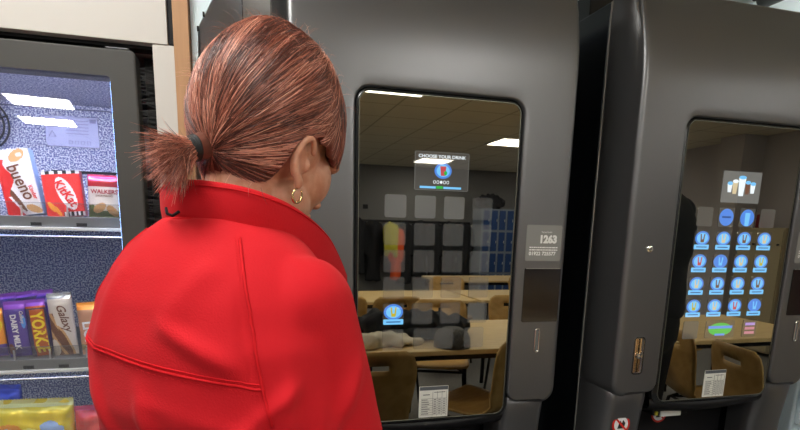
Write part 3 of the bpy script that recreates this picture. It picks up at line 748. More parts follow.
def ell(u, v, cx, cy, rx, ry, a=0.0):
    x, y = u - cx, v - cy; ca, sa = math.cos(a), math.sin(a)
    return ((x * ca + y * sa) / rx) ** 2 + ((-x * sa + y * ca) / ry) ** 2 < 1
Z1S, Z2S, Z3S = 1.329, 1.023, 0.736
def bueno(u, v):
    if ell(u, v, .62, .90, .24, .085, .2): return 4 if not ell(u, v, .70, .91, .09, .035) else 6
    wav = .42 - .34 * v + .07 * math.sin(v * 16)
    if .30 < v < .86 and u < .30 + .10 * math.sin(v * 14) : return 3
    if u < .5 - v * 1.2 and v < .36: return 3
    if ell(u, v, .30, .30, .36, .055, -.75): return 5
    if ell(u, v, .78, .085, .22, .06, -.2): return 4
    return 2
pack('chocolate_bar', .066, .136, .030, (-0.698, .105, Z1S), R(-9), R(-5), bueno, ['foil_white', 'foil_paleblue', 'foil_white', 'foil_red', 'foil_biscuit', 'foil_choc', 'foil_cream'],
     [('bueno', .034, .60, .50, R(-74), 'foil_choc', .0006, .074, .1), ('Kinder', .011, .86, .33, R(-76), 'foil_red', .0003, .030, 0)],
     'white and red hazelnut chocolate bar pack with bueno lettering, top shelf', 'chocolate bar', crimp=0, carton=True)
def kk(u, v):
    if v > .93: return 3 if int(u * 9) % 2 else 2
    if ell(u, v, .58, .50, .40, .20, R(-62)) : return 2
    if ell(u, v, .16, .22, .14, .06, -.9) or ell(u, v, .30, .12, .14, .05, -.9): return 4
    if v < .09 and u > .45: return 3 if int(u * 17) % 2 else 2
    return 0
pack('chocolate_bar', .074, .096, .022, (-0.623, .105, Z1S), R(-5), R(-6), kk, ['foil_red', 'foil_darkred', 'foil_white', 'foil_black', 'foil_orange'],
     [('KitKat', .026, .585, .50, R(-60), 'foil_red', .0008, .060, .15)], 'red wafer chocolate multipack with KitKat lettering in a white oval', 'chocolate bar', crimp=0, carton=True)
def wk(u, v):
    if v > .84: return 2
    if v > .72: return 3
    if ell(u, v, .35, .22, .20, .10, .4) or ell(u, v, .72, .16, .18, .10, -.5): return 4
    if v < .16 or (v < .28 and u < .2): return 5
    return 0
pack('biscuit_packet', .068, .092, .020, (-0.548, .105, Z1S), R(1), R(-4), wk, ['foil_cream', 'foil_cream', 'foil_pink', 'foil_darkred', 'foil_biscuit', 'foil_green'],
     [('WALKERS', .0125, .50, .60, 0, 'foil_darkred', .0003, .054, 0), ('SHORTBREAD', .0055, .50, .50, 0, 'foil_choc', .0001, .034, 0)],
     'cream biscuit packet with pink top and WALKERS lettering', 'biscuits', crimp=.05)
# second shelf
def left_bar(u, v):
    if ell(u, v, .50, .55, .48, .20, .3): return 2 if not ell(u, v, .5, .55, .30, .10, .3) else 3
    return 4 if v < .25 else 0
pack('chocolate_bar', .052, .105, .018, (-0.792, .105, Z2S), R(-4), R(-6), left_bar, ['foil_orange', 'foil_orange', 'foil_yellow', 'foil_white', 'foil_purple'], [('GO', .020, .5, .56, R(-60), 'foil_choc', .0006, .022, 0)],
     'orange and yellow chocolate bar at the left end of the middle shelf', 'chocolate bar')
def dm(u, v):
    if v > .86: return 2
    if ell(u, v, .85, .62, .10, .12): return 3
    if ell(u, v, .14, .14, .16, .10): return 4
    return 0
pack('chocolate_bar', .042, .122, .014, (-0.740, .100, Z2S), R(-4), R(-6), dm, ['foil_purple', 'foil_purple', 'foil_violet', 'foil_blue', 'foil_choc'],
     [('DAIRY MILK', .0155, .46, .44, R(-88), 'foil_white', .0006, .078, 0), ('Cadbury', .009, .80, .70, R(-88), 'foil_cream', .0002, .028, .2)],
     'purple chocolate bar with DAIRY MILK lettering running down it', 'chocolate bar')
def yk(u, v): return 2 if v > .88 else (3 if v > .84 else (4 if .24 < u < .92 and v < .82 else 0))
pack('chocolate_bar', .040, .126, .016, (-0.698, .100, Z2S), R(-5), R(-6), yk, ['foil_navy', 'foil_navy', 'foil_violet', 'foil_amber', 'foil_amber'],
     [('YORKIE', .033, .60, .42, R(-88), 'foil_yellow', .0012, .092, 0)], 'dark chocolate bar with big orange YORKIE lettering', 'chocolate bar')
def gx(u, v):
    if v > .90: return 2
    d = .20 + .9 * (.62 - v) ** 2 * 1.6
    if v < .68 and u < .22 + (.62 - v) * .55 and not ell(u, v, .10, .12, .2, .14): return 3 if (int((u * 7 + v * 9)) % 3) else 4
    if ell(u, v, .50, .20, .34, .12, -.7): return 3
    if ell(u, v, .55, .20, .40, .15, -.7): return 4
    return 0
pack('chocolate_bar', .050, .140, .015, (-0.650, .100, Z2S), R(-4), R(-6), gx, ['foil_cream', 'foil_cream', 'foil_silver', 'foil_choc', 'foil_biscuit'],
     [('Galaxy', .024, .60, .58, R(-78), 'foil_choc', .0004, .062, .35)], 'cream and brown chocolate bar with Galaxy lettering and swirl', 'chocolate bar')
pack('chocolate_bar', .044, .118, .016, (-0.596, .100, Z2S), R(-4), R(-6), lambda u, v: 2 if v > .86 else (3 if .1 < v < .2 else 0), ['foil_copper', 'foil_copper', 'foil_orange', 'foil_gold'],
     [('LION', .026, .45, .38, R(-88), 'foil_white', .0010, .058, 0)], 'copper brown chocolate bar beside the red jacket', 'chocolate bar')
for (bx, c, m_) in ((-0.765, .135, 'foil_purple'), (-0.722, .140, 'foil_navy'), (-0.690, .142, 'foil_purple')):
    pack('chocolate_bar', .050, c, .014, (bx, .145, Z2S), R(-6 + bx * 4), R(-8), lambda u, v: 1 if v > .9 else 0, [m_, 'foil_violet'],
         label='dark purple wrapper end showing behind the bars of the middle shelf', cat='chocolate bar', group='wrappers behind the front row of the middle shelf')
# bottom shelf
def ye(u, v):
    if v > .90: return 2
    if ell(u, v, .72, .66, .11, .075) or ell(u, v, .80, .62, .10, .06): return 3
    if ell(u, v, .22, .62, .16, .09): return 4 if not ell(u, v, .20, .60, .08, .05) else 3
    if ell(u, v, .48, .50, .20, .15): return 5
    return 0
pack('crisp_packet', .165, .180, .05, (-0.738, .115, Z3S), R(1), R(-3), ye, ['foil_yellow', 'foil_yellow', 'foil_lemon', 'foil_paleblue', 'foil_orange', 'foil_lemon'], [], 'large shiny yellow crisp packet on the bottom shelf', 'crisps', wob=.006)
pack('crisp_packet', .120, .158, .04, (-0.590, .115, Z3S), R(-1), R(-3), lambda u, v: 2 if v > .93 else (1 if int(u * 11) % 2 and v > .7 else 0), ['foil_brightred', 'foil_red', 'foil_pink'], [], 'red crisp packet low down behind the red sleeve', 'crisps', wob=.005)
pack('crisp_packet', .10, .205, .03, (-0.835, .165, Z3S), R(3), R(-3), lambda u, v: 0, ['foil_cobalt', 'foil_blue'], [], 'cobalt blue packet at the left of the bottom shelf', 'crisps', wob=.006)

# cream laminate surround
t = empty('cabinet_surround', (-0.8, 0.0, 0)); tag(t, 'cream laminate housing round the snack display with an oak edge', 'cupboard')
def tobj(name, bm, m): o = obj(name, bm, m, None); o.location = (0.8, 0, 0); o.parent = t; return o
tobj('top_panel', box(-1.40, -0.389, -0.002, 0.60, 1.6685, 2.35, 0.001), 'cream')
tobj('panel_shadow_gap', box(-0.388, -0.378, 0.006, 0.60, 1.672, 2.35), 'black')
tobj('side_panel', box(-0.4185, -0.3765, 0.0, 0.60, 0.02, 1.668, 0.001), 'cream')
tobj('oak_edging', box(-0.378, -0.3485, -0.004, 0.05, 0.02, 2.35, 0.001), 'wood_edge')
tobj('recess_back', box(-0.449, -0.4195, 0.10, 0.11, 0.02, 1.664), 'brush')
tobj('recess_roof', box(-1.22, -0.42, 0.02, 0.055, 1.662, 1.668), 'brush')
bm = bmesh.new()
for i in range(420):
    z = 0.9 + 0.73 * random.random(); x0 = -0.420; L = random.uniform(.018, .029); dz = random.uniform(-.006, .008)
    tube([(x0, 0.012, z), (x0 - L, 0.010 + random.uniform(-.003, .003), z + dz)], 0.0004, 3, bm=bm, caps=False)
tobj('draught_brush', bm, 'bristle')['kind'] = 'stuff'
# white bracket plate standing behind the oak edge, against the first machine
bm = poly([(-0.346, 1.45), (-0.337, 1.45), (-0.333, 1.712), (-0.306, 1.762), (-0.256, 1.85), (-0.256, 2.0), (-0.346, 2.0)], 0.020, 0.024)
br = obj('bracket_plate', bm, 'wall_white'); tag(br, 'pale plate with a slanted corner between the oak edging and the first hot drinks machine', 'bracket')
for (x, z) in ((-0.321, 1.742), (-0.333, 1.714)): obj('pin', box(x - .001, x + .003, 0.015, 0.020, z - .008, z + .001, 0.0003), 'black', br)
bp = obj('backing_panel', box(-0.345, -0.141, 0.30, 0.31, 0.02, 2.2), 'frame_grey'); tag(bp, 'grey filler panel between the oak edging and the first machine', 'panel')
M['filler'] = mat('filler_grey', (0.74, 0.76, 0.80), 0.35); bp.data.materials[0] = M['filler']
obj('pale_strip', box(-0.241, -0.141, 0.296, 0.30, 0.02, 2.2), 'panel_frame', bp)
obj('panel_joint', box(-0.243, -0.241, 0.298, 0.30, 0.02, 2.2), 'black', bp)

# ceiling-side fittings above the second machine
t = empty('security_camera', (1.86, 0.72, 2.285)); tag(t, 'dark cylindrical camera fixed to the wall above the second machine', 'camera')
obj('wall_bracket', tube([(0.05, 0.13, 0.05), (0.04, 0.03, 0.03), (0.0, -0.02, 0.01)], 0.012, 10), 'black', t, smooth=True)
obj('camera_body', lathe([(0.010, -0.10), (0.032, -0.095), (0.038, -0.08), (0.038, 0.03), (0.03, 0.045)], 20, 0, 0.01, axis='y'), 'frame_grey', t, smooth=True, auto=40)
obj('lens', lathe([(0.004, -0.112), (0.020, -0.106), (0.022, -0.098)], 16, 0, 0.01, axis='y'), 'steel', t, smooth=True)
cb = obj('cable', tube([(1.63, 0.84, 2.45), (1.625, 0.83, 2.36), (1.62, 0.80, 2.265), (1.60, 0.74, 2.20)], 0.006, 8), 'black', smooth=True); tag(cb, 'black cable dropping down the pale wall behind the machines', 'cable')
bs = obj('blue_edge_strip', box(1.50, 2.15, 0.10, 0.11, 1.930, 1.944), 'blue_strip'); bs.parent = None
tag(bs, 'blue strip showing past the top right of the second machine', 'strip')
t = empty('drawer_unit', (1.635, 0.05, 0)); tag(t, 'white plastic drawer unit to the right of the second machine', 'drawers')
obj('drawer_frame', box(-0.155, 0.2, 0.0, 0.4, 0.0, 0.88, 0.006), 'white_plastic', t)
for q in range(5):
    d = obj('drawer', box(-0.145, 0.19, -0.014, 0.0, 0.05 + q * .165, 0.20 + q * .165, 0.005), 'white_plastic', t)
    obj('drawer_handle', box(-0.03, 0.07, -0.024, -0.014, 0.17 + q * .165, 0.185 + q * .165, 0.002), 'white_plastic', d)

# ------------------------------------------------------------------ people
class Frame:
    def __init__(s, loc, rz): s.loc, s.rz = loc, rz
def head_matrix(pos, yaw, pitch, roll=0.0):
    return Matrix.Translation(pos) @ Matrix.Rotation(yaw, 4, 'Z') @ Matrix.Rotation(-pitch, 4, 'X') @ Matrix.Rotation(roll, 4, 'Y')
def body_mesh(HM, arms, voxel=0.004, female=True):
    bm = bmesh.new(); X, Y = (1, 0, 0), (0, 1, 0)
    hb = bmesh.new()
    ellipsoid(hb, (0, -.018, .035), (.074, .096, .090)); ellipsoid(hb, (0, .025, -.005), (.061, .066, .088))
    ellipsoid(hb, (0, .026, -.060), (.050, .052, .040)); ellipsoid(hb, (0, .070, -.090), (.020, .015, .014)); ellipsoid(hb, (0, .040, -.070), (.040, .046, .036))
    for s in (-1, 1):
        ellipsoid(hb, (s * .037, .046, -.006), (.029, .033, .040)); ellipsoid(hb, (s * .030, .082, .024), (.026, .012, .010))
        ellipsoid(hb, (s * .048, .010, -.052), (.018, .034, .028))
        ellipsoid(hb, (s * .012, .101, -.024), (.010, .011, .008))
        # ear: rim, inner fold and lobe
        rim = []
        for i in range(15):
            a = R(-95 + 250 * i / 14); rim.append((s * (.080 + .009 * max(0, math.sin(a))), -.022 - .0140 * math.cos(a) - .004 * math.sin(a), -.010 + .026 * math.sin(a)))
        tube(rim, .0044, 8, hb)
        ellipsoid(hb, (s * .0755, -.026, -.010), (.006, .013, .024)); ellipsoid(hb, (s * .0785, -.020, -.036), (.0048, .007, .009)); ellipsoid(hb, (s * .077, -.012, -.012), (.007, .004, .009))
    loft([((0, .092, .030), X, .006, Y, .008), ((0, .099, .008), X, .008, Y, .010), ((0, .107, -.014), X, .010, Y, .011), ((0, .100, -.027), X, .011, Y, .009)], hb, 14)
    ellipsoid(hb, (0, .074, -.046), (.026, .016, .020)); ellipsoid(hb, (0, .088, -.046), (.022, .009, .006)); ellipsoid(hb, (0, .086, -.056), (.019, .009, .007))
    hb.transform(HM)
    me = bpy.data.meshes.new('tmp'); hb.to_mesh(me); hb.free(); bm.from_mesh(me); bpy.data.meshes.remove(me)
    n0 = HM @ Vector((0, -.028, -.020)); n1 = HM @ Vector((0, -.022, -.075))
    zs = n1.z
    loft([(n0, X, .050, Y, .054), (n1, X, .049, Y, .053), ((n1.x * .6, n1.y * .6 - .012, zs - .05), X, .053, Y, .055), ((0, -.022, zs - .09), X, .075, Y, .065)], bm, 24)
    S = (zs - .09) / 1.245        # scale of the trunk by shoulder height
    loft([((0, -.02, 1.26 * S), X, .075, Y, .062), ((0, -.018, 1.235 * S), X, .135, Y, .075), ((0, -.012, 1.20 * S), X, .165, Y, .09), ((0, 0, 1.12 * S), X, .165, Y, .105),
          ((0, 0, 1.0 * S), X, .145, Y, .098), ((0, 0, .92 * S), X, .140, Y, .095), ((0, -.005, .82 * S), X, .170, Y, .108), ((0, -.01, .74 * S), X, .165, Y, .10), ((0, -.01, .70 * S), X, .10, Y, .07)], bm, 30)
    for s in (-1, 1):
        limb(bm, [(s * .085, 0, .76 * S), (s * .092, .012, .44 * S), (s * .095, -.012, .28 * S), (s * .095, -.01, .075)], [.082, .054, .050, .034])
        loft([((s * .097, -.045, .045), X, .026, (0, 0, 1), .032), ((s * .098, .02, .042), X, .034, (0, 0, 1), .034), ((s * .104, .10, .030), X, .040, (0, 0, 1), .020), ((s * .106, .145, .024), X, .030, (0, 0, 1), .013)], bm, 16)
    for (sh, el, wr, fdir, pdir) in arms:
        sh, el, wr = Vector(sh), Vector(el), Vector(wr)
        limb(bm, [sh, sh.lerp(el, .5), el, el.lerp(wr, .35), wr], [.047, .042, .036, .036, .024])
        fd = Vector(fdir).normalized(); pn = Vector(pdir).normalized(); pn = (pn - fd * pn.dot(fd)).normalized(); sd_ = fd.cross(pn)
        # palm, four unequal bent fingers, thumb from the side
        loft([(wr, sd_, .024, pn, .017), (wr + fd * .03, sd_, .034, pn, .015), (wr + fd * .065, sd_, .039, pn, .013), (wr + fd * .088, sd_, .037, pn, .011)], bm, 18)
        for k, (off, L) in enumerate(((-.029, .060), (-.010, .072), (.010, .078), (.029, .070))):
            b = wr + fd * .082 + sd_ * off; d1 = (fd - pn * .25).normalized(); d2 = (fd - pn * .9).normalized()
            p1 = b + d1 * L * .45; p2 = p1 + d2 * L * .32; p3 = p2 + (fd - pn * 1.4).normalized() * L * .25
            limb(bm, [b, p1, p2, p3], [.0090, .0083, .0075, .0065], 12)
        tb = wr + fd * .022 + sd_ * .026
        limb(bm, [tb, tb + (fd * .6 + sd_ * .75 - pn * .2).normalized() * .038, tb + (fd * .6 + sd_ * .75 - pn * .2).normalized() * .038 + (fd * .9 + sd_ * .2 - pn * .4).normalized() * .030], [.013, .0105, .0085], 12)
    return remesh(bm, voxel, 2), S
def garment(rings, arms, voxel, folds=(), seed=0, wob=.0025, rad=(.062, .062, .057, .050, .044)):
    bm = bmesh.new(); X, Y = (1, 0, 0), (0, 1, 0)
    loft([((0, cy, z), X, rx, Y, ry) for z, cy, rx, ry in rings], bm, 40, 2.25)
    for (sh, el, wr, *_r) in arms:
        sh, el, wr = Vector(sh), Vector(el), Vector(wr)
        limb(bm, [sh, sh.lerp(el, .5), el, el.lerp(wr, .5), wr.lerp(el, .06)], list(rad), 24)
    v, f, n = remesh(bm, voxel, 14)
    d = np.zeros(len(v))
    for i, p in enumerate(v):
        q = Vector(p); d[i] = wob * noise.noise(q * 9 + Vector((seed, 0, 0))) + wob * .5 * noise.noise(q * 22 + Vector((0, seed, 0)))
    for a, b, wd, h in folds:
        a, b = np.array(a, float), np.array(b, float); ab = b - a; L = ab @ ab
        t_ = np.clip(((v - a) @ ab) / L, 0, 1); c = a + t_[:, None] * ab
        r_ = np.linalg.norm(v - c, axis=1); tap = np.sin(PI * np.clip(t_ * .9 + .05, 0, 1)) ** .6
        d += h * np.exp(-(r_ / wd) ** 2) * tap
    v = v + n * d[:, None]
    return v, f
def snap(bvh, pts, off, sub=10):
    P = [Vector(p) for p in pts]; out = []
    for i in range(len(P) - 1):
        p0, p1, p2, p3 = P[max(i - 1, 0)], P[i], P[i + 1], P[min(i + 2, len(P) - 1)]
        for j in range(sub):
            t_ = j / sub
            q = 0.5 * ((2 * p1) + (p2 - p0) * t_ + (2 * p0 - 5 * p1 + 4 * p2 - p3) * t_ ** 2 + (3 * p1 - p0 - 3 * p2 + p3) * t_ ** 3)
            loc, nor, _, _ = bvh.find_nearest(q); out.append((loc + nor * off, nor))
    loc, nor, _, _ = bvh.find_nearest(P[-1]); out.append((loc + nor * off, nor))
    return out

# --- the woman at the machines
BX, BY, TURN = -0.275, -0.49, R(46)
HM = head_matrix((0.016, 0.060, 1.410), R(3), R(17), R(4)) @ Matrix.Scale(1.05, 4)
ARMS = [((.134, -.002, 1.222), (.158, .060, .99), (-.01, .205, .99), (-.6, 1, .1), (0, 0, 1)),
        ((-.134, -.002, 1.222), (-.190, .04, .99), (-.06, .225, .95), (.5, 1, .1), (0, 0, 1))]
(bv, bf, bn), S1 = body_mesh(HM, [(a[0], a[1], a[2], a[3], (-a[4][0], 0, a[4][2])) for a in ARMS], 0.0028)
person = obj('person', (bv.tolist(), bf), 'skin', None, smooth=True)
person.location = (BX, BY, 0); person.rotation_euler = (0, 0, -TURN)
tag(person, 'person in a red jacket with auburn ponytail, seen from behind, facing the machines', 'person')
JR = [(1.328, -.008, .070, .066), (1.313, -.010, .096, .082), (1.293, -.012, .122, .098), (1.265, -.014, .146, .114), (1.23, -.014, .168, .130), (1.18, -.016, .186, .140), (1.10, -.014, .192, .146),
      (1.0, -.004, .192, .128), (.90, -.002, .198, .132), (.80, 0, .210, .138), (.76, 0, .205, .134)]
FOLDS = [((.05, -.15, 1.21), (.14, -.12, 1.165), .011, .009), ((.03, -.15, 1.12), (.15, -.11, 1.09), .010, .011), ((.08, -.15, 1.01), (.155, -.11, 1.11), .011, .013),
         ((.21, -.06, 1.17), (.158, -.10, 1.11), .011, .012), ((.19, -.08, 1.21), (.175, -.09, 1.05), .013, .010), ((.215, -.03, 1.17), (.19, -.05, 1.02), .013, .010),
         ((-.10, -.13, 1.17), (-.03, -.16, 1.03), .014, .008), ((.02, -.16, 1.13), (.05, -.16, 1.00), .013, .009), ((.09, -.10, 1.28), (.05, -.14, 1.20), .016, .007),
         ((-.03, -.12, 1.27), (-.07, -.15, 1.16), .018, .006), ((.185, -.09, 1.16), (.172, -.10, 1.06), .008, -.010),
         ((.125, -.10, 1.24), (.150, -.11, 1.15), .008, -.006), ((-.14, -.08, 1.24), (-.10, -.12, 1.14), .016, .006), ((.20, .02, 1.16), (.20, -.03, 1.06), .012, .009),
         ((-.16, -.06, 1.12), (-.11, -.12, 1.02), .014, .008), ((.13, -.02, 1.285), (.165, -.05, 1.22), .014, .006)]
jv, jf = garment(JR, ARMS, 0.0045, FOLDS, 3)
jacket = obj('jacket', (jv.tolist(), jf), 'jacket', person, smooth=True)
jb = BVHTree.FromPolygons([Vector(p) for p in jv], jf)
def seam(pts, rad=.0016, stitch=True, off=.0004):
    S_ = snap(jb, pts, off)
    obj('seam', tube([p for p, n_ in S_], rad, 6), 'jacket_seam', jacket, smooth=True)
    if stitch:
        bm = bmesh.new()
        P = snap(jb, pts, .0007, 24)
        for i in range(0, len(P) - 1, 2):
            a, na = P[i]; b, nb = P[i + 1]; tv = (b - a).normalized(); sv = tv.cross(na).normalized() * .0052
            for sg in (1,): tube([a + sv * sg, a.lerp(b, .8) + sv * sg], .0005, 4, bm=bm)
        obj('stitching', bm, 'jacket_seam', jacket)
seam([(-.22, -.03, 1.185), (-.13, -.13, 1.175), (0, -.16, 1.165), (.10, -.14, 1.155), (.165, -.11, 1.145)], .0018)
seam([(-.22, -.03, 1.190), (-.13, -.13, 1.180), (0, -.16, 1.170), (.10, -.14, 1.160), (.165, -.11, 1.150)], .0009, False)
seam([(.088, -.062, 1.305), (.120, -.088, 1.27), (.142, -.103, 1.22), (.160, -.105, 1.145), (.170, -.10, 1.10)], .0022)
seam([(-.078, -.075, 1.325), (-.118, -.095, 1.28), (-.140, -.105, 1.22), (-.165, -.10, 1.145)])
# collar: a standing band that falls open to a point at the front
def collar(pts, thick, m, name):
    P = [Vector((x, y, 0)) for x, y, zb, zt, fl in pts]; n = len(pts); dense = []
    for i in range(n - 1):
        for j in range(8):
            t_ = j / 8
            def cr(k):
                a, b, c, d = pts[max(i - 1, 0)][k], pts[i][k], pts[i + 1][k], pts[min(i + 2, n - 1)][k]
                return 0.5 * (2 * b + (c - a) * t_ + (2 * a - 5 * b + 4 * c - d) * t_ ** 2 + (3 * b - a - 3 * c + d) * t_ ** 3)
            dense.append([cr(k) for k in range(5)])
    dense.append(list(pts[-1])); bm = bmesh.new(); rows = []
    for k, (x, y, zb, zt, fl) in enumerate(dense):
        a = dense[max(k - 1, 0)]; b = dense[min(k + 1, len(dense) - 1)]
        tn = Vector((b[0] - a[0], b[1] - a[1], 0)).normalized(); nr = Vector((tn.y, -tn.x, 0))
        if nr.dot(Vector((x, y + .0, 0))) < 0: nr = -nr
        ring = []
        for h, o in ((0, 0), (.25, .002), (.5, .003), (.75, .002), (.94, 0), (1.0, -.002)): ring.append(Vector((x, y, zb + (zt - zb) * h)) + nr * (o + fl * h))
        for h, o in ((1.0, -.35 * thick / .008 * .008), (.94, -thick), (.5, -thick), (0, -thick)): ring.append(Vector((x, y, zb + (zt - zb) * h)) + nr * (o + fl * h))
        rows.append([bm.verts.new(p) for p in ring])
    for a, b in zip(rows, rows[1:]):
        for j in range(len(a)): bm.faces.new((a[j], a[(j + 1) % len(a)], b[(j + 1) % len(a)], b[j]))
    bm.faces.new(rows[0]); bm.faces.new(rows[-1][::-1])
    o = obj(name, bm, m, jacket, smooth=True)
    return o, dense
CP = [(.062, .180, 1.226, 1.250, .002), (.074, .135, 1.238, 1.285, .006), (.086, .085, 1.258, 1.317, .008), (.090, .025, 1.284, 1.345, .006), (.080, -.030, 1.304, 1.362, .004), (.042, -.060, 1.316, 1.370, .003), (0, -.070, 1.322, 1.372, .003)]
CP = CP + [(-x, y, a, b, c) for x, y, a, b, c in CP[::-1][1:]]
co, dense = collar(CP, .007, 'jacket', 'collar')
obj('collar_seam', tube([Vector((d[0], d[1], d[2] + .004)) * 1 + Vector((d[0], d[1], 0)).normalized() * .004 for d in dense], .0022, 6), 'jacket_seam', jacket, smooth=True)
obj('collar_edge', tube([Vector((d[0], d[1], d[3] - .006)) + Vector((d[0], d[1], 0)).normalized() * (d[4] + .0016) for d in dense], .0009, 6), 'jacket_seam', jacket, smooth=True)
obj('hanging_loop', tube([(-.012, -.083, 1.338), (-.004, -.088, 1.331), (.006, -.088, 1.329), (.014, -.085, 1.334)], .0018, 6), 'black', jacket, smooth=True)
SC = [(x * .90, y * .90, a + .02, b - .002 + (.004 if y > 0 else -.012), c * .5) for x, y, a, b, c in CP]
collar(SC, .004, 'blue_shirt', 'shirt_collar')
# trousers and shoes, below the frame of the photograph
bm = bmesh.new(); X, Y = (1, 0, 0), (0, 1, 0)
loft([((0, -.005, .86), X, .175, Y, .115), ((0, -.008, .80), X, .182, Y, .120), ((0, -.01, .72), X, .178, Y, .112), ((0, -.01, .67), X, .12, Y, .08)], bm, 30)
for s in (-1, 1): limb(bm, [(s * .086, 0, .74), (s * .092, .012, .46), (s * .095, -.006, .28), (s * .096, -.01, .10)], [.090, .068, .060, .054])
tv, tf, _n = remesh(bm, .007, 8)
obj('trousers', (tv.tolist(), tf), 'trousers', person, smooth=True)
for s in (-1, 1):
    bm = loft([((s * .097, -.060, .036), X, .028, (0, 0, 1), .034), ((s * .097, -.03, .044), X, .036, (0, 0, 1), .042), ((s * .099, .03, .044), X, .040, (0, 0, 1), .042), ((s * .104, .10, .034), X, .046, (0, 0, 1), .032), ((s * .107, .158, .022), X, .034, (0, 0, 1), .020)], None, 20)
    sh = obj('shoe', bm, 'shoe', person, smooth=True)
    obj('sole', poly([(0, 0)] * 0 or [(-.03, 0), (.03, 0), (.03, .001), (-.03, .001)], 0, .001) if False else box(s * .100 - .042, s * .100 + .042, -.085, .165, 0.0, .012, .004), 'black', sh)
for s in (-1, 1):
    bm = bmesh.new(); ellipsoid(bm, HM @ Vector((s * .030, .073, .008)), (.0125, .0125, .0125)); e = obj('eye', bm, 'eye', person, smooth=True)
    bm = bmesh.new(); ellipsoid(bm, HM @ Vector((s * .030, .0845, .008)), (.0055, .0018, .0055)); obj('iris', bm, 'hair_a', e, smooth=True)
    ec = HM @ Vector((s * .0810, -.020, -.052))
    rg = [ec + (HM.to_3x3() @ Vector((s * .0012 * math.sin(a), .0082 * math.cos(a), .0085 * math.sin(a)))) for a in [R(-240 + 300 * i / 24) for i in range(25)]]
    obj('hoop_earring', tube(rg, [.0009 + .0010 * math.sin(PI * i / 24) for i in range(25)], 8), 'gold', person, smooth=True)
bm = bmesh.new(); ellipsoid(bm, HM @ Vector((0, .0925, -.0505)), (.021, .005, .007)); obj('lips', bm, 'lip', person, smooth=True)

# --- hair: a cap that follows the skull, thousands of strands over it, a tail gathered in an elastic
HC, HRX, HRY, HRZ = Vector((0, -.008, .040)), .090, .109, .124
def hair_limit(az):            # lowest polar angle (from the crown) the cap reaches; az 0 = front, pi = back
    a = abs(az) / PI
    key = [(0, 92), (.12, 95), (.24, 99), (.36, 100), (.46, 97), (.54, 97), (.585, 101), (.62, 124), (.66, 140), (.72, 148), (1, 152)]
    for (a0, v0), (a1, v1) in zip(key, key[1:]):
        if a <= a1: return R(v0 + (v1 - v0) * (a - a0) / (a1 - a0))
    return R(152)
def hair_point(az, po, lift=1.0):
    d = Vector((math.sin(az) * math.sin(po), math.cos(az) * math.sin(po), math.cos(po)))
    k = lift
    if d.z < 0: k *= 1 - .10 * min(1, -d.z) ** 1.5 * (1 if d.y < .3 else .3)
    k *= 1 + .015 * math.exp(-((d.y + .45) ** 2 + (d.z - .75) ** 2) / .12)         # crown volume
    k *= 1 + .015 * noise.noise(d * 3.1)
    return HC + Vector((d.x * HRX, d.y * HRY, d.z * HRZ)) * k
bm = bmesh.new(); NA, NP = 96, 40; O, I = [], []
for j in range(NP + 1):
    ro, ri = [], []
    for i in range(NA):
        az = -PI + 2 * PI * i / NA; lim = hair_limit(az) * (1 + .02 * math.sin(az * 23)); po = max(lim * j / NP, .002)
        th = 1.0 if j < NP - 5 else 1.0 - .035 * ((j - NP + 5) / 5) ** 2
        groove = 1 + .006 * noise.noise(Vector((az * 9, po * 1.2, 0)))
        ro.append(bm.verts.new(HM @ hair_point(az, po, th * groove))); ri.append(bm.verts.new(HM @ hair_point(az, po, .88)))
    O.append(ro); I.append(ri)
for j in range(NP):
    for i in range(NA):
        i2 = (i + 1) % NA
        bm.faces.new((O[j][i], O[j + 1][i], O[j + 1][i2], O[j][i2])); bm.faces.new((I[j][i], I[j][i2], I[j + 1][i2], I[j + 1][i]))
for i in range(NA): bm.faces.new((O[NP][i], I[NP][i], I[NP][(i + 1) % NA], O[NP][(i + 1) % NA]))
hair = obj('hair', bm, 'hair', person, smooth=True)
ANC = Vector((0.006, -.112, -.034))
def strands(name, paths, mats, parent, r0=.00042):
    cu = bpy.data.curves.new(name, 'CURVE'); cu.dimensions = '3D'; cu.bevel_depth = r0; cu.bevel_resolution = 0; cu.resolution_u = 1; cu.use_fill_caps = False
    for m_ in mats: cu.materials.append(M[m_])
    for pts, mi, rr in paths:
        sp = cu.splines.new('POLY'); sp.points.add(len(pts) - 1); k = len(pts)
        sp.points.foreach_set('co', [c for p in pts for c in (p[0], p[1], p[2], 1.0)])
        sp.points.foreach_set('radius', [rr * (1 - .75 * (i / (k - 1)) ** 3) for i in range(k)])
        sp.material_index = mi
    o = bpy.data.objects.new(name, cu); C.objects.link(o); o.parent = parent; o['kind'] = 'stuff'
    return o
rnd = random.Random(11)
def to_surface(p, lift):
    q = p - HC; d = Vector((q.x / HRX, q.y / HRY, q.z / HRZ)).normalized()
    az = math.atan2(d.x, d.y); po = math.acos(max(-1, min(1, d.z)))
    return hair_point(az, po, lift), az, po
paths = []
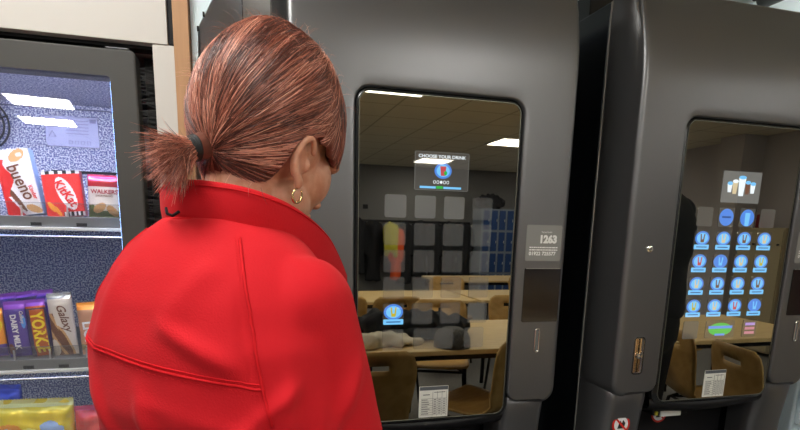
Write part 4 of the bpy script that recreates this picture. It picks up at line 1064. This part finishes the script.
for k in range(6500):
    az = rnd.uniform(-PI, PI); po = math.acos(1 - rnd.random() * 1.8); po = min(po, hair_limit(az) * .97)
    p = hair_point(az, po); lift = rnd.uniform(1.0, 1.022)
    # fringe and temples fall forward and down, everything else is drawn back to the elastic
    front = max(0.0, min(1.0, (math.cos(az) * math.sin(po) - .12) / .30))
    pts = []; L = rnd.uniform(.05, .12); n = 9; jit = Vector((rnd.gauss(0, .12), rnd.gauss(0, .12), rnd.gauss(0, .12)))
    q = p.copy(); clump = noise.noise(p * 55) * .5
    for i in range(n):
        s_, a_, p_ = to_surface(q, lift + .006 * math.sin(i * .7 + k)); 
        if p_ > hair_limit(a_) * 1.03: break
        pts.append(HM @ s_)
        back_dir = (ANC + Vector((0, 0, -.01)) - s_).normalized()
        f_dir = Vector((.15 * (1 if s_.x > 0 else -1), .55, -.9)).normalized()
        v = back_dir * (1 - front) + f_dir * front + jit * .35 + Vector((clump * .3, 0, clump * .3))
        if (ANC - s_).length < .012: break
        nr = Vector(((s_.x - HC.x) / HRX ** 2, (s_.y - HC.y) / HRY ** 2, (s_.z - HC.z) / HRZ ** 2)).normalized()
        v = (v - nr * v.dot(nr)).normalized(); q = s_ + v * (L / n)
    if len(pts) >= 4:
        tone = noise.noise(p * 38 + Vector((5, 0, 0))) + rnd.gauss(0, .22)
        paths.append((pts, 0 if tone < -.05 else (1 if tone < .38 else 2), rnd.uniform(.7, 1.25)))
strands('hair_strands', paths, ['hair_a', 'hair_b', 'hair_c'], hair)
# fly-aways standing off the crown and the nape
paths = []
for k in range(520):
    az = rnd.uniform(-PI, PI); po = rnd.uniform(.05, 1.5)
    p = hair_point(az, min(po, hair_limit(az) * .95)); nr = (p - HC).normalized(); d = (nr * .5 + Vector((rnd.gauss(0, .7), rnd.gauss(-.3, .7), rnd.gauss(0, .5)))).normalized()
    L = rnd.uniform(.008, .032); pts = [HM @ (p + d * L * t_ + nr * .002 + Vector((0, 0, -L * .5 * t_ * t_))) for t_ in (0, .3, .6, 1)]
    paths.append((pts, rnd.choice((1, 2)), .45))
strands('stray_hairs', paths, ['hair_a', 'hair_b', 'hair_c'], hair, .0003)
# elastic and tail
tie_c = HM @ (ANC + Vector((0, -.004, -.004))); ax = (HM.to_3x3() @ Vector((-.22, -1, -.80))).normalized()
u_ = ax.cross(Vector((0, 0, 1))).normalized(); v_ = ax.cross(u_).normalized()
bm = bmesh.new()
for q, (o_, r_) in enumerate(((0, .0125), (.0040, .0122), (.0075, .0118))):
    tube([tie_c + ax * (o_ + .0022 * math.sin(a + q)) + u_ * math.cos(a) * r_ + v_ * math.sin(a) * r_ for a in [2 * PI * i / 28 for i in range(28)]], .0030, 8, bm=bm, closed=True)
obj('hair_elastic', bm, 'tie', person, smooth=True)
lbm = [(tie_c - ax * .012, u_, .016, v_, .016), (tie_c + ax * .004, u_, .0125, v_, .0125), (tie_c + ax * .016, u_, .014, v_, .015), (tie_c + ax * .030 - Vector((0, 0, .004)), u_, .014, v_, .017), (tie_c + ax * .042 - Vector((0, 0, .009)), u_, .008, v_, .010), (tie_c + ax * .046 - Vector((0, 0, .012)), u_, .003, v_, .004)]
tail = obj('ponytail', loft(lbm, None, 20), 'hair', person, smooth=True)
paths = []
for k in range(2000):
    a = rnd.uniform(0, 2 * PI); rr = .015 * math.sqrt(rnd.random()); base = tie_c + u_ * math.cos(a) * rr * .8 + v_ * math.sin(a) * rr * .8
    spread = rnd.random() ** 1.3; out = (ax + u_ * math.cos(a) * spread * .62 + v_ * math.sin(a) * spread * .75).normalized()
    L = rnd.uniform(.026, .050) if rnd.random() < .9 else rnd.uniform(.045, .066)
    bend = Vector((rnd.gauss(0, .006), rnd.gauss(0, .006), rnd.uniform(-.022, .004)))
    pts = [base + ax * L * .25 * min(t_ * 3, 1) * (1 - t_) + out * L * t_ + bend * t_ * t_ for t_ in (0, .15, .35, .55, .78, 1)]
    paths.append((pts, rnd.choice((0, 1, 1, 2)), rnd.uniform(.5, 1.0)))
strands('tail_strands', paths, ['hair_a', 'hair_b', 'hair_c'], tail)
paths = []
for k in range(45):         # loose hairs at the nape, falling over the collar
    b = Vector((rnd.uniform(-.05, .075), -.090 + rnd.uniform(-.004, .03), rnd.uniform(-.075, -.05)))
    b.x = b.x; L = rnd.uniform(.012, .028); d = Vector((rnd.gauss(0, .35), rnd.gauss(-.35, .25), -1)).normalized()
    paths.append(([HM @ (b + d * L * t_ + Vector((0, .006 * t_ * t_, 0))) for t_ in (0, .35, .7, 1)], rnd.choice((0, 1, 2)), .6))
strands('nape_hairs', paths, ['hair_a', 'hair_b', 'hair_c'], hair, .0004)

# ------------------------------------------------------------------ the canteen behind the camera, seen in the tinted glass
def make_table(x0, x1, y0, y1, label):
    t = empty('canteen_table', ((x0 + x1) / 2, (y0 + y1) / 2, 0)); tag(t, label, 'table', 'maple topped canteen tables')
    hx, hy = (x1 - x0) / 2, (y1 - y0) / 2
    obj('table_top', box(-hx, hx, -hy, hy, .715, .74, .004), 'table_top', t)
    bm = bmesh.new(); box(-hx + .06, hx - .06, -hy + .05, -hy + .08, .68, .714, bm=bm); box(-hx + .06, hx - .06, hy - .08, hy - .05, .68, .714, bm=bm)
    obj('apron', bm, 'leg_dark', t)
    for sx in (-1, 1):
        for sy in (-1, 1): obj('leg', tube([(sx * (hx - .08), sy * (hy - .07), .714), (sx * (hx - .06), sy * (hy - .05), 0)], .017, 12), 'leg_dark', t, smooth=True)
    return t
make_table(.06, 1.76, -2.02, -1.18, 'maple canteen table with the cream scarf, nearest the first machine')
make_table(1.80, 3.20, -2.02, -1.18, 'maple canteen table opposite the second machine')
make_table(.10, 1.62, -3.75, -2.98, 'maple canteen table in the second row, left half')
make_table(1.66, 3.10, -3.75, -2.98, 'maple canteen table in the second row, right half')
make_table(1.9, 3.6, -5.4, -4.7, 'maple canteen table farthest away, below the coats')

def chair_shell():
    prof = [(.215, .445), (.19, .452), (.12, .447), (.03, .442), (-.06, .442), (-.13, .448), (-.175, .465), (-.205, .50), (-.222, .55), (-.235, .62), (-.246, .69), (-.252, .725), (-.256, .75), (-.260, .775), (-.266, .81), (-.270, .835)]
    wid = [.185, .195, .20, .20, .195, .185, .172, .165, .168, .178, .188, .19, .19, .188, .175, .14]
    bm = bmesh.new(); rows = []; nx = 16
    for (y, z), w_ in zip(prof, wid):
        row = []
        for i in range(nx + 1):
            u = 2 * i / nx - 1
            cx = .018 * u * u if z > .5 else -.004 * u * u
            row.append(bm.verts.new((u * w_, y + (cx if z > .5 else 0), z + (0 if z > .5 else .012 * u * u))))
        rows.append(row)
    for j in range(len(rows) - 1):
        for i in range(nx):
            if j == 12 and 5 <= i <= 10: continue          # the hand hole
            bm.faces.new((rows[j][i], rows[j][i + 1], rows[j + 1][i + 1], rows[j + 1][i]))
    return bm
def make_chair():
    t = empty('canteen_chair', (0, 0, 0))
    sh = obj('seat_shell', chair_shell(), 'beech', t, smooth=True, auto=45)
    md = sh.modifiers.new('s', 'SOLIDIFY'); md.thickness = .011
    for sx in (-1, 1):
        obj('leg', tube([(sx * .13, .12, .432), (sx * .17, .15, .405), (sx * .20, .19, 0)], .010, 10), 'leg_dark', t, smooth=True)
        obj('leg', tube([(sx * .13, -.12, .432), (sx * .17, -.15, .405), (sx * .20, -.21, 0)], .010, 10), 'leg_dark', t, smooth=True)
    obj('under_frame', tube([(-.16, .14, .41), (.16, .14, .41), (.16, -.14, .41), (-.16, -.14, .41)], .009, 8, closed=True), 'leg_dark', t, smooth=True)
    return t
def copy_tree(o, parent=None):
    c = o.copy(); C.objects.link(c); c.parent = parent
    for ch in list(o.children): copy_tree(ch, c)
    return c
chair0 = make_chair()
CH = [((.24, -1.06, 0), 184, 'beech ply chair turned away from the glass, closest to the red jacket'),
      ((.86, -1.20, 0), 150, 'beech ply chair pushed up to the near side of the scarf table, right end'),
      ((.98, -2.12, 0), 20, 'beech ply chair on the far side of the scarf table'),
      ((.80, -2.80, 0), 178, 'beech ply chair at the second row table, third from its left end'),
      ((.36, -2.80, 0), 170, 'beech ply chair at the second row table, farthest left'),
      ((1.66, -2.30, 0), 15, 'beech ply chair between the two front tables, on their far side'),
      ((1.75, -3.95, 0), 10, 'beech ply chair beyond the second row table, at its middle'),
      ((2.15, -2.95, 0), 200, 'beech ply chair at the right half of the second row table'),
      ((2.75, -4.05, 0), 0, 'beech ply chair beyond the second row, right end'),
      ((2.18, -1.03, 0), 285, 'beech ply chair turned sideways opposite the second machine, nearer the table'),
      ((2.12, -.60, 0), 285, 'beech ply chair turned sideways in front of the second machine, nearer the glass'),
      ((2.95, -2.30, 0), 10, 'beech ply chair on the far side of the right front table')]
for i, (loc, rz, lb) in enumerate(CH):
    c = chair0 if i == 0 else copy_tree(chair0)
    c.location = loc; c.rotation_euler = (0, 0, R(rz)); tag(c, lb, 'chair', 'beech canteen chairs')

# things lying on the front table
def lump(c, r, seed, amp, vox=.012, sm=4, extra=()):
    bm = bmesh.new(); ellipsoid(bm, c, r)
    for (c2, r2) in extra: ellipsoid(bm, c2, r2)
    v, f, n = remesh(bm, vox, sm)
    d = np.array([amp * noise.noise(Vector(p) * 16 + Vector((seed, 0, 0))) for p in v]); v = v + n * d[:, None]
    v[:, 2] = np.maximum(v[:, 2], 0.0)
    return v.tolist(), f
cj = obj('folded_coat', lump((0, 0, .05), (.26, .17, .085), 3, .04, extra=[((.18, -.02, .04), (.17, .14, .07)), ((-.18, .03, .06), (.15, .13, .08))]), 'coat', smooth=True)
cj.location = (.62, -1.58, .741); tag(cj, 'dark coat bundled up on the front canteen table', 'coat')
sc = obj('scarf', lump((0, 0, .03), (.15, .045, .04), 8, .025, .009, 3, [((.10, .03, .02), (.11, .05, .025)), ((-.10, .02, .04), (.07, .06, .04))]), 'scarf', smooth=True)
sc.location = (.40, -1.33, .741); sc.rotation_euler = (0, 0, R(-15)); tag(sc, 'crumpled cream scarf in front of the dark coat on the table', 'scarf')
ht = obj('knitted_hat', lathe([(.002, .10), (.045, .096), (.078, .075), (.092, .045), (.094, .0), (.085, 0.0)], 28), 'hat', smooth=True)
ht.location = (.74, -1.27, .741); tag(ht, 'grey knitted hat on the canteen table beside the dark coat', 'hat')

# coats on the far wall
bd = obj('coat_rail', box(1.7, 4.15, Y0 + .001, Y0 + .03, 1.44, 1.48), 'leg_dark'); tag(bd, 'dark coat rail along the far wall', 'coat rail')
def coat_bm(w_, h_, d_, seed):
    v, f, n = None, None, None
    bm = bmesh.new(); X, Y = (1, 0, 0), (0, 1, 0)
    loft([((0, 0, 0), X, .05, Y, .04), ((0, 0, -.05), X, w_ * .42, Y, d_ * .5), ((0, 0, -.12), X, w_ * .5, Y, d_ * .6), ((0, 0, -h_ * .5), X, w_ * .46, Y, d_ * .6), ((0, 0, -h_), X, w_ * .55, Y, d_ * .65)], bm, 24)
    for s in (-1, 1): limb(bm, [(s * w_ * .42, 0, -.10), (s * w_ * .55, .02, -.35), (s * w_ * .52, .03, -.62)], [.06, .055, .045], 10)
    v, f, n = remesh(bm, .03, 3)
    d = np.array([.03 * noise.noise(Vector((p[0] * 14, p[1] * 6, p[2] * 3)) + Vector((seed, 0, 0))) for p in v]); v = v + n * d[:, None]
    return v.tolist(), f
coat_txt = ['dark coat hanging at the left end of the far wall', 'dark coat hanging left of the orange jacket', 'orange high visibility jacket among the dark coats', 'dark coat hanging just right of the orange jacket',
            'dark coat hanging fourth from the lockers', 'long dark coat hanging third from the lockers', 'dark coat hanging second from the lockers', 'dark coat hanging nearest the lockers']
for i in range(8):
    x = 1.80 + .31 * i
    o = obj('hanging_coat', coat_bm(.20 if i == 2 else .29, (1.05, 1.15, 1.0, 1.2, 1.1, 1.25, 1.1, 1.2)[i], .16, i * 7.3), 'coat_orange' if i == 2 else 'coat', smooth=True)
    o.location = (x + (.10 if i == 2 else 0), Y0 + (.30 if i == 2 else .17), (1.50, 1.47, 1.36, 1.46, 1.49, 1.45, 1.48, 1.46)[i]); tag(o, coat_txt[i], 'coat', 'coats on the far wall')
o = obj('safety_vest', coat_bm(.18, .55, .12, 99), 'coat_yellow', smooth=True); o.location = (2.40, Y0 + .36, 1.44); tag(o, 'yellow safety vest beside the orange jacket', 'vest')
hm = obj('hard_hat_bag', lump((0, 0, .12), (.32, .17, .16), 4, .05, .03), 'coat', smooth=True); hm.location = (4.45, Y0 + .26, 1.742); hm.rotation_euler = (0, 0, 0)
hm.name = 'black_holdall'; tag(hm, 'black holdall lying on top of the blue lockers', 'bag')
lt = empty('locker_bank', (4.72, Y0 + .26, 0)); tag(lt, 'bank of blue doored lockers in the far corner', 'lockers')
obj('locker_carcass', box(-.52, .52, -.24, .22, .03, 1.74, .004), 'locker_frame', lt)
for i in range(6):
    for j in range(4):
        x0 = -.51 + i * .17; z0 = .08 + j * .415
        d = obj('locker_door', box(x0 + .022, x0 + .150, .222, .236, z0 + .014, z0 + .385, .003), 'locker', lt)
        obj('locker_handle', box(x0 + .125, x0 + .135, .237, .250, z0 + .17, z0 + .22, .002), 'steel', d)
sk = obj('wall_sockets', box(-.05, .05, -.0, .012, -.04, .04, .002), 'leg_dark'); sk.location = (1.98, Y0 + .002, 1.72); tag(sk, 'small dark switch plate on the far wall above the coats', 'switch')
# right-hand wall: tan cupboard, notice, maroon coat, chairs in front
t = empty('tan_cupboard', (5.52, -3.62, 0)); tag(t, 'tall tan cupboard against the right wall past the pier', 'cupboard')
obj('carcass', box(-.22, .22, -.30, .26, .04, 1.42, .004), 'tan', t)
d = obj('cupboard_door', box(-.238, -.221, -.295, .255, .06, 1.40, .003), 'tan', t)
for q in range(5): obj('knob', lathe([(.001, -.020), (.012, -.018), (.012, 0)], 12, 0, 0, axis='y'), 'leg_dark', d); k_ = C.objects[-1]; k_.rotation_euler = (0, 0, R(-90)); k_.location = (-.238, -.18 + .10 * q, 1.24)
rb = obj('red_tin', lathe([(.07, 0), (.075, .01), (.075, .14), (.07, .15)], 20), 'maroon', smooth=True); rb.location = (5.46, -3.78, 1.421); tag(rb, 'dark red tin standing on the tan cupboard', 'tin')
nb = obj('notice_board', box(-.012, 0, -.45, .45, -.30, .30, .003), 'notice'); nb.location = (X1 - .001, -5.9, 1.55); tag(nb, 'pale notice board on the right wall before the pier', 'notice board')
for q in range(4):
    obj('pinned_note', box(-.015, -.012, -.40 + .21 * q, -.25 + .21 * q, -.2 + .05 * (q % 2), .12 + .05 * (q % 2)), 'maroon' if q == 3 else 'white_print', nb)
mc = obj('hanging_coat', coat_bm(.34, 1.0, .2, 55), 'maroon', smooth=True); mc.location = (5.60, -3.12, 1.30); mc.rotation_euler = (0, 0, R(90)); tag(mc, 'maroon coat hanging on the right wall beside the tan cupboard', 'coat')
mk = obj('coat_hook', tube([(5.749, -3.12, 1.36), (5.66, -3.12, 1.34), (5.60, -3.12, 1.30)], .008, 8), 'leg_dark', smooth=True); tag(mk, 'dark hook holding the maroon coat', 'hook')

# second person, in a dark fleece, leaning on the front table; only an arm and a shoulder show in the glass
HM2 = head_matrix((0, .03, 1.60), R(10), R(16))
ARMS2 = [((.165, .0, 1.43), (.215, .02, 1.15), (.20, .10, .93), (0, .3, -1), (-1, 0, 0)), ((-.165, .0, 1.43), (-.215, .02, 1.15), (-.20, .10, .93), (0, .3, -1), (1, 0, 0))]
(bv, bf, bn), S2 = body_mesh(HM2, ARMS2, 0.0055)
p2 = obj('person', (bv.tolist(), bf), 'skin', None, smooth=True)
p2.location = (1.53, -.84, 0); p2.rotation_euler = (0, 0, R(165))
tag(p2, 'person in a dark fleece standing by the canteen tables, reflected at the glass edge', 'person')
jr2 = [(z + .185, cy, rx * .98, ry * .92) for z, cy, rx, ry in JR]
jv2, jf2 = garment(jr2, [(a[0], a[1], Vector(a[1]).lerp(Vector(a[2]), .45)) for a in ARMS2], .009, (), 9, .004, (.064, .060, .056, .052, .050))
obj('fleece', (jv2.tolist(), jf2), 'coat', p2, smooth=True)
bm = bmesh.new()
loft([((0, -.005, 1.0), X, .165, Y, .115), ((0, -.008, .92), X, .178, Y, .120), ((0, -.01, .84), X, .178, Y, .112), ((0, -.01, .78), X, .12, Y, .08)], bm, 30)
for s in (-1, 1): limb(bm, [(s * .086, 0, .86), (s * .092, .012, .52), (s * .095, -.006, .30), (s * .096, -.01, .10)], [.090, .068, .060, .054])
tv, tf, _n = remesh(bm, .010, 6)
obj('trousers', (tv.tolist(), tf), 'trousers', p2, smooth=True)
for s in (-1, 1):
    obj('shoe', loft([((s * .097, -.060, .036), X, .028, (0, 0, 1), .034), ((s * .097, -.03, .044), X, .036, (0, 0, 1), .042), ((s * .099, .03, .044), X, .040, (0, 0, 1), .042), ((s * .104, .10, .034), X, .046, (0, 0, 1), .032), ((s * .107, .158, .022), X, .034, (0, 0, 1), .020)], None, 20), 'shoe', p2, smooth=True)
bm = bmesh.new()
for j in range(1): ellipsoid(bm, (0, -.022, .050), (.083, .100, .092))
bmesh.ops.delete(bm, geom=[v for v in bm.verts if v.co.z < .03 and v.co.y > -.02 or v.co.z < -.03], context='VERTS')
bm.transform(HM2); hr = obj('hair', bm, 'hair_a', p2, smooth=True); md = hr.modifiers.new('s', 'SOLIDIFY'); md.thickness = .012
